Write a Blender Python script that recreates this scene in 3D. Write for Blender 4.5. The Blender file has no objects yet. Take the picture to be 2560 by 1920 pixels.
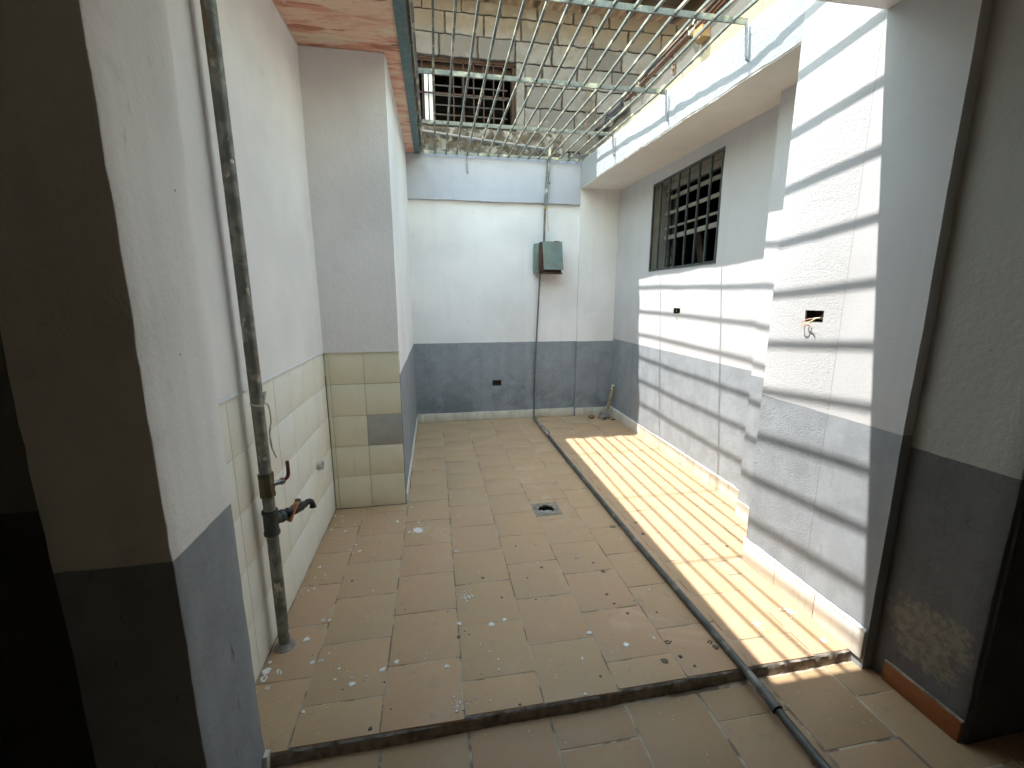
import bpy, bmesh, math, random
from mathutils import Vector, Matrix, noise, Quaternion
random.seed(7)
R = math.radians
scene = bpy.context.scene
COL = scene.collection

# ------------------------------------------------------------------ camera
cam_d = bpy.data.cameras.new('camera'); cam = bpy.data.objects.new('camera', cam_d); COL.objects.link(cam)
cam_d.sensor_width = 36; cam_d.lens = 1087.0 / 2560 * 36
cam_d.clip_start = 0.02; cam_d.clip_end = 500
cam.location = (0, 0, 1.494)
cam.rotation_euler = (R(90 - 11.07), 0, R(-10.05))
scene.camera = cam
scene.render.resolution_x = 1024; scene.render.resolution_y = 768

# ------------------------------------------------------------------ sky, sun, exposure
SUN = Vector((0.4545, -0.122, -1.0)).normalized()          # direction the light travels
world = bpy.data.worlds.new('World'); scene.world = world; world.use_nodes = True
wn = world.node_tree.nodes; wl = world.node_tree.links
sky = wn.new('ShaderNodeTexSky'); sky.sky_type = 'NISHITA'; sky.sun_disc = False
sky.sun_elevation = math.asin(-SUN.z)
sky.sun_rotation = math.atan2(-SUN.x, -SUN.y)
sky.air_density = 3.5; sky.dust_density = 0.6; sky.ozone_density = 1.0
bg = wn['Background']; wl.new(sky.outputs[0], bg.inputs[0]); bg.inputs[1].default_value = 0.15
sd = bpy.data.lights.new('sun', 'SUN'); sd.energy = 2.0; sd.angle = R(0.53); sd.color = (1.0, 0.96, 0.90)
so = bpy.data.objects.new('sun', sd); COL.objects.link(so)
so.rotation_euler = SUN.to_track_quat('-Z', 'Y').to_euler(); so.location = (-3, 2, 9)
vs = scene.view_settings
vs.view_transform = 'Standard'; vs.look = 'None'; vs.gamma = 1; vs.use_curve_mapping = False
vs.exposure = 2.4
scene.render.engine = 'CYCLES'
scene.cycles.max_bounces = 6; scene.cycles.diffuse_bounces = 5; scene.cycles.glossy_bounces = 1
scene.cycles.use_adaptive_sampling = True; scene.cycles.adaptive_threshold = 0.03; scene.cycles.transmission_bounces = 0
scene.cycles.caustics_reflective = False; scene.cycles.caustics_refractive = False

# ------------------------------------------------------------------ material helpers
class M:
    def __init__(s, name, rough=0.7, metal=0.0, spec=0.4):
        s.m = bpy.data.materials.new(name); s.m.use_nodes = True
        s.nt = s.m.node_tree; s.n = s.nt.nodes; s.l = s.nt.links
        s.b = s.n['Principled BSDF']
        s.b.inputs['Roughness'].default_value = rough; s.b.inputs['Metallic'].default_value = metal
        s.b.inputs['Specular IOR Level'].default_value = spec
        s.g = s.n.new('ShaderNodeNewGeometry'); s.P = s.g.outputs['Position']
    def put(s, sock, v):
        if isinstance(v, bpy.types.NodeSocket): s.l.new(v, sock)
        elif isinstance(v, (tuple, list)): sock.default_value = (*v, 1) if (len(v) == 3 and sock.type == 'RGBA') else v
        else: sock.default_value = v
    def scale(s, sx, sy, sz, off=(0, 0, 0)):
        m = s.n.new('ShaderNodeMapping'); s.l.new(s.P, m.inputs[0])
        m.inputs['Scale'].default_value = (sx, sy, sz); m.inputs['Location'].default_value = off
        return m.outputs[0]
    def noise(s, scale, detail=3, vec=None, rough=0.55, dist=0.0):
        t = s.n.new('ShaderNodeTexNoise'); s.l.new(vec if vec else s.P, t.inputs['Vector'])
        t.inputs['Scale'].default_value = scale; t.inputs['Detail'].default_value = detail
        t.inputs['Roughness'].default_value = rough; t.inputs['Distortion'].default_value = dist
        return t.outputs[0]
    def voro(s, scale, vec=None, feature='F1', rnd=1.0):
        t = s.n.new('ShaderNodeTexVoronoi'); t.feature = feature
        s.l.new(vec if vec else s.P, t.inputs['Vector']); t.inputs['Scale'].default_value = scale
        t.inputs['Randomness'].default_value = rnd
        return t
    def mix(s, f, a, b, mode='MIX'):
        t = s.n.new('ShaderNodeMix'); t.data_type = 'RGBA'; t.blend_type = mode
        s.put(t.inputs[0], f); s.put(t.inputs[6], a); s.put(t.inputs[7], b)
        return t.outputs[2]
    def math(s, op, a, b=0.0, c=0.0, clamp=False):
        t = s.n.new('ShaderNodeMath'); t.operation = op; t.use_clamp = clamp
        s.put(t.inputs[0], a); s.put(t.inputs[1], b); s.put(t.inputs[2], c)
        return t.outputs[0]
    def ss(s, v, lo, hi, a=0.0, b=1.0):
        t = s.n.new('ShaderNodeMapRange'); t.interpolation_type = 'SMOOTHSTEP'
        s.put(t.inputs[0], v); s.put(t.inputs[1], lo); s.put(t.inputs[2], hi); s.put(t.inputs[3], a); s.put(t.inputs[4], b)
        return t.outputs[0]
    def xyz(s):
        t = s.n.new('ShaderNodeSeparateXYZ'); s.l.new(s.P, t.inputs[0]); return t.outputs
    def rnd(s):
        t = s.n.new('ShaderNodeObjectInfo'); return t.outputs['Random']
    def col(s, c): s.put(s.b.inputs['Base Color'], c); return s
    def rough(s, r): s.put(s.b.inputs['Roughness'], r); return s
    def bump(s, h, strength=0.3, dist=0.01, prev=None):
        t = s.n.new('ShaderNodeBump'); s.put(t.inputs['Strength'], strength); t.inputs['Distance'].default_value = dist
        s.put(t.inputs['Height'], h)
        if prev: s.l.new(prev, t.inputs['Normal'])
        s.l.new(t.outputs[0], s.b.inputs['Normal']); return t.outputs[0]

WHITE = (0.885, 0.868, 0.86); GREY = (0.305, 0.330, 0.355)

def plaster(name, dado=None, white=WHITE, bump=0.25, dirt=0.35, rough_y=None, scuff=0.5, smudge=0.0, damp=0.0, chip=None, GREY=GREY):
    m = M(name, 0.75, spec=0.25); x, y, z = m.xyz()
    big = m.noise(1.3, 3); mid = m.noise(7, 4, rough=0.65); rl = m.noise(3.5, 3, vec=m.scale(2.6, 2.6, 0.16))
    scr = m.noise(24, 3, vec=m.scale(1.4, 1.4, 0.35), rough=0.7)
    c = m.mix(m.ss(big, 0.35, 0.75), white, tuple(v * 0.86 for v in white))
    c = m.mix(m.math('MULTIPLY', m.ss(mid, 0.58, 0.78), dirt * 0.4), c, (0.52, 0.50, 0.46))
    c = m.mix(m.math('MULTIPLY', m.ss(rl, 0.5, 0.68), 0.30 * dirt + 0.05), c, tuple(v * 0.80 for v in white))
    if smudge:
        c = m.mix(m.math('MULTIPLY', m.ss(m.noise(9, 4, vec=m.scale(0.6, 0.6, 1.3), dist=0.8), 0.52, 0.72), smudge), c, (0.42, 0.45, 0.50))
    # small marks, dents, specks
    v = m.voro(7.0); sp = m.ss(v.outputs['Distance'], 0.012, 0.03, 1, 0)
    c = m.mix(m.math('MULTIPLY', m.math('MULTIPLY', sp, m.ss(rl, 0.50, 0.56)), 0.8), c, (0.12, 0.11, 0.10))
    c = m.mix(m.math('MULTIPLY', m.ss(scr, 0.69, 0.75), 0.4 * dirt), c, (0.35, 0.35, 0.34))
    if dado is not None:
        edge = m.math('ADD', z, m.math('MULTIPLY', m.math('SUBTRACT', mid, 0.5), 0.012))
        f = m.ss(edge, dado - 0.002, dado + 0.002, 1, 0)
        g = m.mix(m.ss(mid, 0.35, 0.7), GREY, tuple(v * 0.82 for v in GREY)); g = m.mix(m.ss(rl, 0.45, 0.7, 0, 0.5), g, tuple(v * 0.8 for v in GREY))
        g = m.mix(m.math('MULTIPLY', m.ss(scr, 0.62, 0.72), scuff), g, tuple(v * 0.4 for v in GREY))
        g = m.mix(m.math('MULTIPLY', m.ss(scr, 0.36, 0.29), scuff * 0.4), g, tuple(v * 1.5 for v in GREY))
        if damp:
            dn = m.noise(3.2, 5, dist=0.6, rough=0.65)
            dm = m.math('MULTIPLY', m.ss(z, 0.05, 0.75, 1, 0), m.ss(dn, 0.42, 0.62))
            g = m.mix(m.math('MULTIPLY', dm, damp), g, tuple(v * 0.38 for v in GREY))
            g = m.mix(m.math('MULTIPLY', m.math('MULTIPLY', m.ss(z, 0.1, 0.6, 1, 0), m.ss(mid, 0.64, 0.70)), damp * 0.7), g, tuple(v * 1.4 for v in GREY))
            vc = m.voro(2.6, feature='DISTANCE_TO_EDGE')
            g = m.mix(m.math('MULTIPLY', m.math('MULTIPLY', m.ss(vc.outputs['Distance'], 0.0, 0.006, 1, 0), m.ss(rl, 0.5, 0.56)), damp), g, (0.05, 0.05, 0.05))
        c = m.mix(f, c, g)
    if chip:                                                       # a worn patch with a place of its own: (centre, radius)
        (cx, cy, cz), r = chip
        d = m.n.new('ShaderNodeVectorMath'); d.operation = 'DISTANCE'; m.l.new(m.P, d.inputs[0]); d.inputs[1].default_value = (cx, cy, cz)
        q = m.math('ADD', d.outputs['Value'], m.math('MULTIPLY', m.math('SUBTRACT', mid, 0.5), r * 1.6))
        cn = m.noise(38, 4, rough=0.7); q = m.math('ADD', q, m.math('MULTIPLY', m.math('SUBTRACT', cn, 0.5), r * 0.9))
        c = m.mix(m.ss(q, r * 0.7, r, 0.9, 0), c, m.mix(m.ss(cn, 0.4, 0.62), (0.215, 0.198, 0.16), (0.14, 0.13, 0.11)))
    m.col(c)
    if rough_y is not None:
        k = m.ss(y, rough_y - 0.004, rough_y + 0.004)
        h = m.math('MULTIPLY', m.noise(75, 3, vec=m.scale(1, 1, 1.7), rough=0.7, dist=0.8), m.math('ADD', 0.5, m.math('MULTIPLY', k, 1.5)))
        m.bump(m.math('ADD', h, m.math('MULTIPLY', k, 0.35)), m.ss(y, rough_y - 0.004, rough_y + 0.004, bump, 0.4), 0.006)
    else:
        m.bump(m.noise(45, 3, rough=0.7), bump, 0.008)
    return m.m

def flatmat(name, c, rough=0.6, metal=0.0, var=0.2, scale=20, bump=0.1, c2=None, t=(0.5, 0.62), spec=0.4):
    m = M(name, rough, metal, spec); n = m.noise(scale, 3)
    cc = m.mix(m.ss(n, 0.3, 0.7), c, tuple(v * (1 - var) for v in c))
    if c2: cc = m.mix(m.ss(m.noise(scale * 0.6, 4, dist=0.5), *t), cc, c2)
    m.col(cc); m.bump(n, bump, 0.004); return m.m

def tilemat(name, c, tints, rough=0.25, grime=0.3, bump=0.08):
    m = M(name, rough, spec=0.5); r = m.rnd()
    a = m.mix(m.ss(r, 0.0, 1.0), c, tints[0]); a = m.mix(m.ss(r, 0.55, 0.9), a, tints[1])
    n = m.noise(5, 4); a = m.mix(m.math('MULTIPLY', m.ss(n, 0.5, 0.75), grime), a, (0.50, 0.44, 0.30))
    st = m.noise(30, 4, vec=m.scale(1, 1, 0.06))
    a = m.mix(m.math('MULTIPLY', m.ss(st, 0.62, 0.72), grime * 0.8), a, (0.42, 0.36, 0.24))
    v = m.voro(16); sp = m.math('MULTIPLY', m.ss(v.outputs['Distance'], 0.02, 0.05, 1, 0), m.ss(m.noise(3, 2), 0.52, 0.58))
    a = m.mix(m.math('MULTIPLY', sp, 0.7), a, (0.15, 0.13, 0.11))
    dr = m.noise(45, 2, vec=m.scale(1, 1, 0.05, (3, 1, 0)))
    a = m.mix(m.math('MULTIPLY', m.ss(dr, 0.72, 0.75), 0.8), a, (0.86, 0.85, 0.80))
    m.col(a); m.rough(m.ss(n, 0.3, 0.8, rough, rough + 0.3)); m.bump(m.noise(14, 1), bump, 0.004); return m.m

def floormat(name, dark=1.0):
    m = M(name, 0.55, spec=0.35); r = m.rnd()
    c0 = tuple(v * dark for v in (0.505, 0.338, 0.195)); c1 = tuple(v * dark for v in (0.485, 0.334, 0.20)); c2 = tuple(v * dark for v in (0.50, 0.328, 0.20))
    a = m.mix(r, c0, c1); a = m.mix(m.ss(m.math('FRACT', m.math('MULTIPLY', r, 7.3)), 0.5, 0.9), a, c2)
    big = m.noise(2.2, 6, rough=0.68, dist=0.9); mid = m.noise(13, 5, rough=0.65); fine = m.noise(220, 1)
    a = m.mix(m.math('MULTIPLY', m.ss(big, 0.47, 0.66), 0.55), a, (0.44 * dark, 0.32 * dark, 0.20 * dark))
    a = m.mix(m.math('MULTIPLY', m.ss(big, 0.42, 0.30), 0.45), a, (0.60 * dark, 0.44 * dark, 0.30 * dark))
    a = m.mix(m.math('MULTIPLY', m.ss(mid, 0.52, 0.72), 0.4), a, (0.53 * dark, 0.345 * dark, 0.19 * dark))
    a = m.mix(m.math('MULTIPLY', m.ss(mid, 0.42, 0.28), 0.5), a, (0.33 * dark, 0.25 * dark, 0.175 * dark))
    a = m.mix(m.math('MULTIPLY', m.ss(fine, 0.55, 0.75), 0.3), a, (0.22, 0.16, 0.11))
    v = m.voro(34); d = v.outputs['Distance']
    a = m.mix(m.math('MULTIPLY', m.math('MULTIPLY', m.ss(d, 0.05, 0.10, 1, 0), m.ss(big, 0.50, 0.55)), 0.75), a, (0.74, 0.70, 0.62))
    a = m.mix(m.math('MULTIPLY', m.math('MULTIPLY', m.ss(d, 0.04, 0.08, 1, 0), m.ss(big, 0.45, 0.40)), 0.65), a, (0.16, 0.12, 0.09))
    m.col(a); m.rough(m.ss(mid, 0.3, 0.8, 0.42, 0.7)); m.bump(mid, 0.12, 0.004); return m.m

MAT = {}
MAT['left_white'] = plaster('plaster_left', None, (0.925, 0.905, 0.885), 0.2, 0.5)
MAT['pier_white'] = plaster('plaster_pier_wall', 0.975, bump=0.45, dirt=0.25, scuff=0.25)
MAT['back'] = plaster('plaster_back', 0.972, (0.835, 0.815, 0.81), bump=0.22, dirt=0.5, damp=0.55)
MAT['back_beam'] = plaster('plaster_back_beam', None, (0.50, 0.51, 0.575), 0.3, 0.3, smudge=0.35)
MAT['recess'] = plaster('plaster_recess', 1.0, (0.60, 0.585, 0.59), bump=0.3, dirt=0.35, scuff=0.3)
MAT['rpier'] = plaster('plaster_right_pier', 0.985, (0.57, 0.57, 0.58), bump=0.3, dirt=0.4, rough_y=1.625, scuff=0.25)
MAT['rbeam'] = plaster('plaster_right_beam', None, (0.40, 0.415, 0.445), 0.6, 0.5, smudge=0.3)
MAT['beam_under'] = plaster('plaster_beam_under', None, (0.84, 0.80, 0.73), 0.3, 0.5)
MAT['lintel'] = plaster('plaster_lintel', None, bump=0.3, dirt=0.3)
MAT['pillar'] = plaster('plaster_pillar', 0.908, (0.92, 0.915, 0.90), 0.3, 0.7, scuff=0.8)
MAT['room'] = plaster('plaster_room', 0.935, (0.72, 0.70, 0.63), 0.3, 0.6, scuff=0.6)
MAT['room_shaded'] = plaster('plaster_room_shaded', 0.95, (0.26, 0.27, 0.25), 0.3, 0.6, scuff=0.6, GREY=(0.10, 0.10, 0.105))  # room plaster and dado darkened: shade of the room is in the colour
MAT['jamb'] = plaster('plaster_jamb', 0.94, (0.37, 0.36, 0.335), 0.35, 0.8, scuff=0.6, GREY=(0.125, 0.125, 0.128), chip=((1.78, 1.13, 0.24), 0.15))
MAT['grout'] = flatmat('wall_grout', (0.74, 0.71, 0.61), 0.9, var=0.35, scale=30)
MAT['tile_left'] = tilemat('tile_cream_left', (0.90, 0.875, 0.775), ((0.91, 0.90, 0.84), (0.89, 0.855, 0.735)), 0.35, 0.12)
MAT['tile_pier'] = tilemat('tile_cream_pier', (0.82, 0.775, 0.60), ((0.83, 0.79, 0.63), (0.80, 0.75, 0.56)), 0.35, 0.2)
MAT['tile_grey'] = flatmat('tile_grey', (0.44, 0.43, 0.40), 0.35, var=0.1)
MAT['skirt'] = tilemat('skirting_tile', (0.66, 0.62, 0.52), ((0.72, 0.70, 0.62), (0.62, 0.57, 0.46)), 0.4, 0.8)
MAT['skirt_clean'] = tilemat('skirting_tile_clean', (0.74, 0.72, 0.66), ((0.74, 0.73, 0.68), (0.70, 0.68, 0.60)), 0.4, 0.35)
MAT['caulk'] = flatmat('white_caulk', (0.80, 0.80, 0.80), 0.7, var=0.1, scale=60, bump=0.4)
MAT['skirt_orange'] = flatmat('skirting_orange', (0.30, 0.10, 0.035), 0.45, var=0.25, scale=9)
MAT['floor'] = floormat('floor_tile'); MAT['floor_room'] = floormat('floor_tile_room', 0.78)
MAT['floor_grout'] = flatmat('floor_grout', (0.52, 0.44, 0.335), 0.95, var=0.3, scale=12, c2=(0.20, 0.155, 0.12), t=(0.48, 0.58))
MAT['drain_cement'] = flatmat('drain_cement', (0.38, 0.325, 0.26), 0.95, var=0.35, scale=40, bump=0.8, c2=(0.20, 0.175, 0.15), t=(0.5, 0.64))
MAT['cement'] = flatmat('cement', (0.38, 0.345, 0.30), 0.95, var=0.45, scale=25, bump=0.8, c2=(0.15, 0.13, 0.11), t=(0.48, 0.7))
MAT['cement_grey'] = flatmat('cement_grey', (0.42, 0.41, 0.385), 0.95, var=0.3, scale=25, bump=0.6)
MAT['paint_spot'] = flatmat('paint_spot', (0.88, 0.87, 0.83), 0.6, var=0.2, scale=60)
MAT['dirt_spot'] = flatmat('dirt_spot', (0.19, 0.155, 0.125), 0.8, var=0.4, scale=80)

def soffit_mat():
    m = M('pink_peeling_board', 0.7, spec=0.3)
    n = m.noise(3.2, 8, vec=m.scale(0.55, 1.7, 1), rough=0.62, dist=0.9); n2 = m.noise(4.5, 8, vec=m.scale(0.35, 2.2, 1, (4, 2, 0)), rough=0.65, dist=0.7)
    c = m.mix(m.ss(n, 0.42, 0.56), (0.66, 0.33, 0.235), (0.78, 0.56, 0.42))
    c = m.mix(m.ss(n2, 0.55, 0.59, 0, 0.85), c, (0.74, 0.64, 0.50))
    c = m.mix(m.ss(n2, 0.395, 0.43, 0.85, 0), c, (0.42, 0.15, 0.10))
    n3 = m.noise(2.6, 8, vec=m.scale(0.4, 3.0, 1, (7, 1, 0)), rough=0.6, dist=0.8)
    c = m.mix(m.ss(n3, 0.655, 0.675, 0, 0.9), c, (0.16, 0.085, 0.055))
    c = m.mix(m.math('MULTIPLY', m.ss(m.noise(30, 5), 0.62, 0.7), 0.5), c, (0.82, 0.74, 0.64))
    m.col(c); m.bump(m.math('ADD', n, n2), 0.6, 0.012); return m.m
MAT['soffit'] = soffit_mat()

def teal_mat(name, base, rust_lo, pale=(0.45, 0.47, 0.33)):
    m = M(name, 0.55, spec=0.4); n = m.noise(16, 6, dist=0.5); n2 = m.noise(40, 4)
    c = m.mix(m.ss(n2, 0.35, 0.7), base, tuple(v * 0.7 for v in base))
    c = m.mix(m.ss(m.noise(9, 4), 0.5, 0.68), c, pale)
    c = m.mix(m.ss(n, rust_lo, rust_lo + 0.1), c, (0.11, 0.055, 0.03))
    m.col(c); m.bump(n2, 0.3, 0.003); return m.m
MAT['teal_beam'] = teal_mat('teal_paint', (0.085, 0.155, 0.165), 0.66, (0.12, 0.17, 0.17))
MAT['teal_bar'] = teal_mat('teal_bar', (0.175, 0.19, 0.178), 0.66, (0.46, 0.45, 0.34))
MAT['rusty_bar'] = teal_mat('rusty_bar', (0.13, 0.12, 0.09), 0.45)
MAT['window_bar'] = teal_mat('window_bar', (0.055, 0.068, 0.07), 0.66, (0.10, 0.115, 0.11))
MAT['red_bar'] = flatmat('red_brown_bar', (0.05, 0.024, 0.022), 0.7, var=0.4)
MAT['leg'] = flatmat('bare_leg', (0.36, 0.37, 0.40), 0.5, 0.3, var=0.4, c2=(0.16, 0.11, 0.09), t=(0.6, 0.7))
def galv():
    m = M('galvanised_pipe', 0.5, 0.35, 0.5); n = m.noise(18, 6, dist=0.4)
    c = m.mix(m.ss(n, 0.4, 0.62), (0.15, 0.155, 0.135), (0.28, 0.275, 0.24))
    n2 = m.noise(26, 5, vec=m.scale(1, 1, 0.45)); x, y, z = m.xyz()
    c = m.mix(m.ss(n2, 0.62, 0.65), c, (0.50, 0.47, 0.38))
    v = m.voro(22); c = m.mix(m.math('MULTIPLY', m.ss(v.outputs['Distance'], 0.16, 0.2, 1, 0), m.ss(m.noise(6, 2), 0.5, 0.54)), c, (0.62, 0.62, 0.58))
    c = m.mix(m.ss(m.noise(9, 5, vec=m.scale(1, 1, 0.4)), 0.6, 0.66), c, (0.17, 0.13, 0.075))
    m.col(c); m.bump(n, 0.3, 0.003); return m.m
MAT['galv'] = galv()
MAT['conduit'] = flatmat('grey_conduit', (0.115, 0.12, 0.115), 0.45, 0.2, var=0.4, scale=14, c2=(0.22, 0.225, 0.21), t=(0.52, 0.68))
MAT['conduit_dirty'] = flatmat('conduit_dirty', (0.19, 0.18, 0.16), 0.6, 0.1, var=0.4, scale=14)
MAT['brass'] = flatmat('aged_brass', (0.15, 0.13, 0.07), 0.45, 0.5, var=0.4)
MAT['iron'] = flatmat('dark_iron', (0.075, 0.08, 0.075), 0.5, 0.4, var=0.4)
MAT['tap'] = flatmat('black_tap', (0.02, 0.02, 0.02), 0.35, 0.2, var=0.3)
MAT['tap_handle'] = flatmat('orange_handle', (0.50, 0.22, 0.10), 0.5, var=0.2)
MAT['valve_handle'] = flatmat('red_handle', (0.17, 0.04, 0.03), 0.5, var=0.2)
MAT['steel'] = flatmat('steel_nut', (0.38, 0.36, 0.33), 0.35, 0.8, var=0.4)
MAT['string'] = flatmat('pale_string', (0.60, 0.52, 0.42), 0.9, var=0.2)
MAT['yellow'] = flatmat('yellow_wire', (0.55, 0.38, 0.10), 0.5, var=0.2)
MAT['box_green'] = flatmat('green_grey_box', (0.20, 0.245, 0.215), 0.55, 0.1, var=0.25, scale=8, c2=(0.13, 0.22, 0.22), t=(0.52, 0.62))
MAT['box_rust'] = flatmat('rusty_box', (0.10, 0.055, 0.035), 0.8, var=0.4)
MAT['socket'] = flatmat('socket_box', (0.07, 0.055, 0.04), 0.7, 0.2, var=0.5, scale=60)
MAT['wire_white'] = flatmat('white_wire', (0.72, 0.70, 0.62), 0.5, var=0.1)
MAT['wire_pale'] = flatmat('yellowed_wire', (0.62, 0.55, 0.30), 0.5, var=0.1)
MAT['pvc'] = flatmat('stained_pvc', (0.40, 0.33, 0.18), 0.6, var=0.4, scale=18, c2=(0.20, 0.16, 0.09), t=(0.5, 0.65))
MAT['pvc_grey'] = flatmat('grey_pvc', (0.24, 0.24, 0.27), 0.5, var=0.2)
MAT['white_pvc'] = flatmat('white_pvc', (0.62, 0.60, 0.54), 0.4, var=0.15)
MAT['black_hole'] = flatmat('dark_hole', (0.02, 0.018, 0.015), 0.9)
MAT['stone'] = flatmat('brown_stone', (0.30, 0.15, 0.08), 0.9, var=0.4, scale=50)
MAT['leaf'] = flatmat('dry_leaf', (0.10, 0.065, 0.04), 0.8, var=0.4, scale=50)
def block_mat():
    m = M('concrete_block', 0.95, spec=0.15); r = m.rnd()
    a = m.mix(r, (0.18, 0.178, 0.188), (0.10, 0.099, 0.105)); x, y, z = m.xyz()
    a = m.mix(m.math('MULTIPLY', m.ss(z, 4.28, 4.45), 0.7), a, (0.145, 0.118, 0.092))
    n = m.noise(10, 6); a = m.mix(m.math('MULTIPLY', m.ss(n, 0.45, 0.65), 0.7), a, (0.12, 0.11, 0.10))
    a = m.mix(m.math('MULTIPLY', m.ss(m.noise(4, 5, dist=0.5), 0.58, 0.64), 0.6), a, (0.185, 0.18, 0.17))
    f = m.noise(90, 4); a = m.mix(m.math('MULTIPLY', m.ss(f, 0.6, 0.7), 0.4), a, (0.16, 0.14, 0.11))
    m.col(a); m.bump(m.math('ADD', n, m.math('MULTIPLY', f, 0.7)), 0.7, 0.008); return m.m
MAT['block'] = block_mat()
MAT['mortar'] = flatmat('old_mortar', (0.13, 0.105, 0.085), 1.0, var=0.5, scale=18, bump=1.0, c2=(0.08, 0.06, 0.05), t=(0.5, 0.66))
MAT['lump'] = flatmat('lumpy_mortar', (0.11, 0.095, 0.08), 1.0, var=0.5, scale=14, bump=1.0, c2=(0.22, 0.215, 0.205), t=(0.5, 0.62))
MAT['wood'] = flatmat('dark_wood', (0.03, 0.0135, 0.009), 0.85, var=0.5, scale=12, bump=0.4, c2=(0.06, 0.03, 0.02), t=(0.55, 0.7))
MAT['wood_red'] = flatmat('window_wood', (0.055, 0.033, 0.024), 0.8, var=0.4, scale=12)
MAT['sheet_roof'] = flatmat('rusty_roof_sheet', (0.16, 0.10, 0.075), 0.7, 0.2, var=0.4, scale=6)
MAT['frame_white'] = flatmat('window_white', (0.66, 0.70, 0.78), 0.5, var=0.1)
MAT['slat_dark'] = flatmat('louvre_dark', (0.045, 0.045, 0.046), 0.5, var=0.3)
MAT['slat_cream'] = flatmat('louvre_cream', (0.34, 0.32, 0.265), 0.6, var=0.3, scale=14)
MAT['reveal'] = plaster('plaster_reveal', None, (0.36, 0.34, 0.29), 0.4, 0.9, smudge=0.5)
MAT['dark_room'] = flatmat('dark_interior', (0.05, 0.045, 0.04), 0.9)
def parapet_mat():
    m = M('weathered_parapet', 0.95, spec=0.15); x, y, z = m.xyz()
    n = m.noise(5, 6, vec=m.scale(1, 0.8, 1), dist=0.8); e = m.math('ADD', z, m.math('MULTIPLY', m.math('SUBTRACT', n, 0.5), 0.28))
    c = m.mix(m.ss(e, 3.075, 3.085, 1, 0), (0.14, 0.135, 0.13), (0.32, 0.285, 0.22))
    c = m.mix(m.math('MULTIPLY', m.ss(m.noise(30, 5, vec=m.scale(1, 1, 0.4)), 0.62, 0.68), 0.7), c, (0.15, 0.12, 0.095))
    m.col(c); m.bump(m.noise(60, 4), 0.5, 0.006); return m.m
MAT['parapet'] = parapet_mat()
MAT['sheet'] = flatmat('plastic_sheet', (0.045, 0.05, 0.06), 0.35, var=0.4, scale=9)
MAT['cable_brown'] = flatmat('brown_cable', (0.12, 0.06, 0.04), 0.5, var=0.4)
MAT['cable_black'] = flatmat('black_cable', (0.03, 0.022, 0.02), 0.5, var=0.3)
MAT['cable_copper'] = flatmat('copper_cable', (0.48, 0.26, 0.17), 0.5, var=0.3)
MAT['cable_grey'] = flatmat('pale_cable', (0.42, 0.37, 0.33), 0.5, var=0.3)
MAT['rope'] = flatmat('white_rope', (0.62, 0.60, 0.56), 0.9, var=0.2)
MAT['chain'] = flatmat('rusty_chain', (0.26, 0.18, 0.13), 0.8, 0.2, var=0.4, scale=60)
MAT['ground'] = flatmat('earth', (0.22, 0.19, 0.15), 1.0, var=0.3, scale=2)

# ------------------------------------------------------------------ mesh helpers
def link(o, parent=None):
    COL.objects.link(o)
    if parent is not None:
        o.parent = parent; o.matrix_parent_inverse = Matrix.Translation(-ORG.get(parent.name, Vector()))
    return o
ORG = {}
def props(o, label=None, cat=None, group=None, kind=None):
    if label: o['label'] = label
    if cat: o['category'] = cat
    if group: o['group'] = group
    if kind: o['kind'] = kind
    return o
def thing(name, label, cat, loc, group=None):
    o = bpy.data.objects.new(name, None); o.empty_display_size = 0.1; o.location = loc; COL.objects.link(o)
    ORG[o.name] = Vector(loc); return props(o, label, cat, group, 'thing')
def setting(name, loc):
    o = bpy.data.objects.new(name, None); o.empty_display_size = 0.1; o.location = loc; COL.objects.link(o)
    ORG[o.name] = Vector(loc); return props(o, kind='structure')
def sub(o):                       # a mesh part whose origin is at the world origin can parent sub-parts directly
    ORG[o.name] = Vector((0, 0, 0)); return o
def obj(name, me, mat, parent=None, kind=None, smooth=True):
    if isinstance(me, bmesh.types.BMesh):
        b = me; bmesh.ops.recalc_face_normals(b, faces=b.faces[:]); me = bpy.data.meshes.new(name); b.to_mesh(me); b.free()
    me.materials.clear(); me.materials.append(MAT[mat] if isinstance(mat, str) else mat)
    if smooth:
        me.polygons.foreach_set('use_smooth', [True] * len(me.polygons)); me.set_sharp_from_angle(angle=R(35))
    o = bpy.data.objects.new(name, me)
    if kind: o['kind'] = kind
    if parent is not None and parent.type == 'MESH':
        COL.objects.link(o); o.parent = parent; return o
    return link(o, parent)

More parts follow.
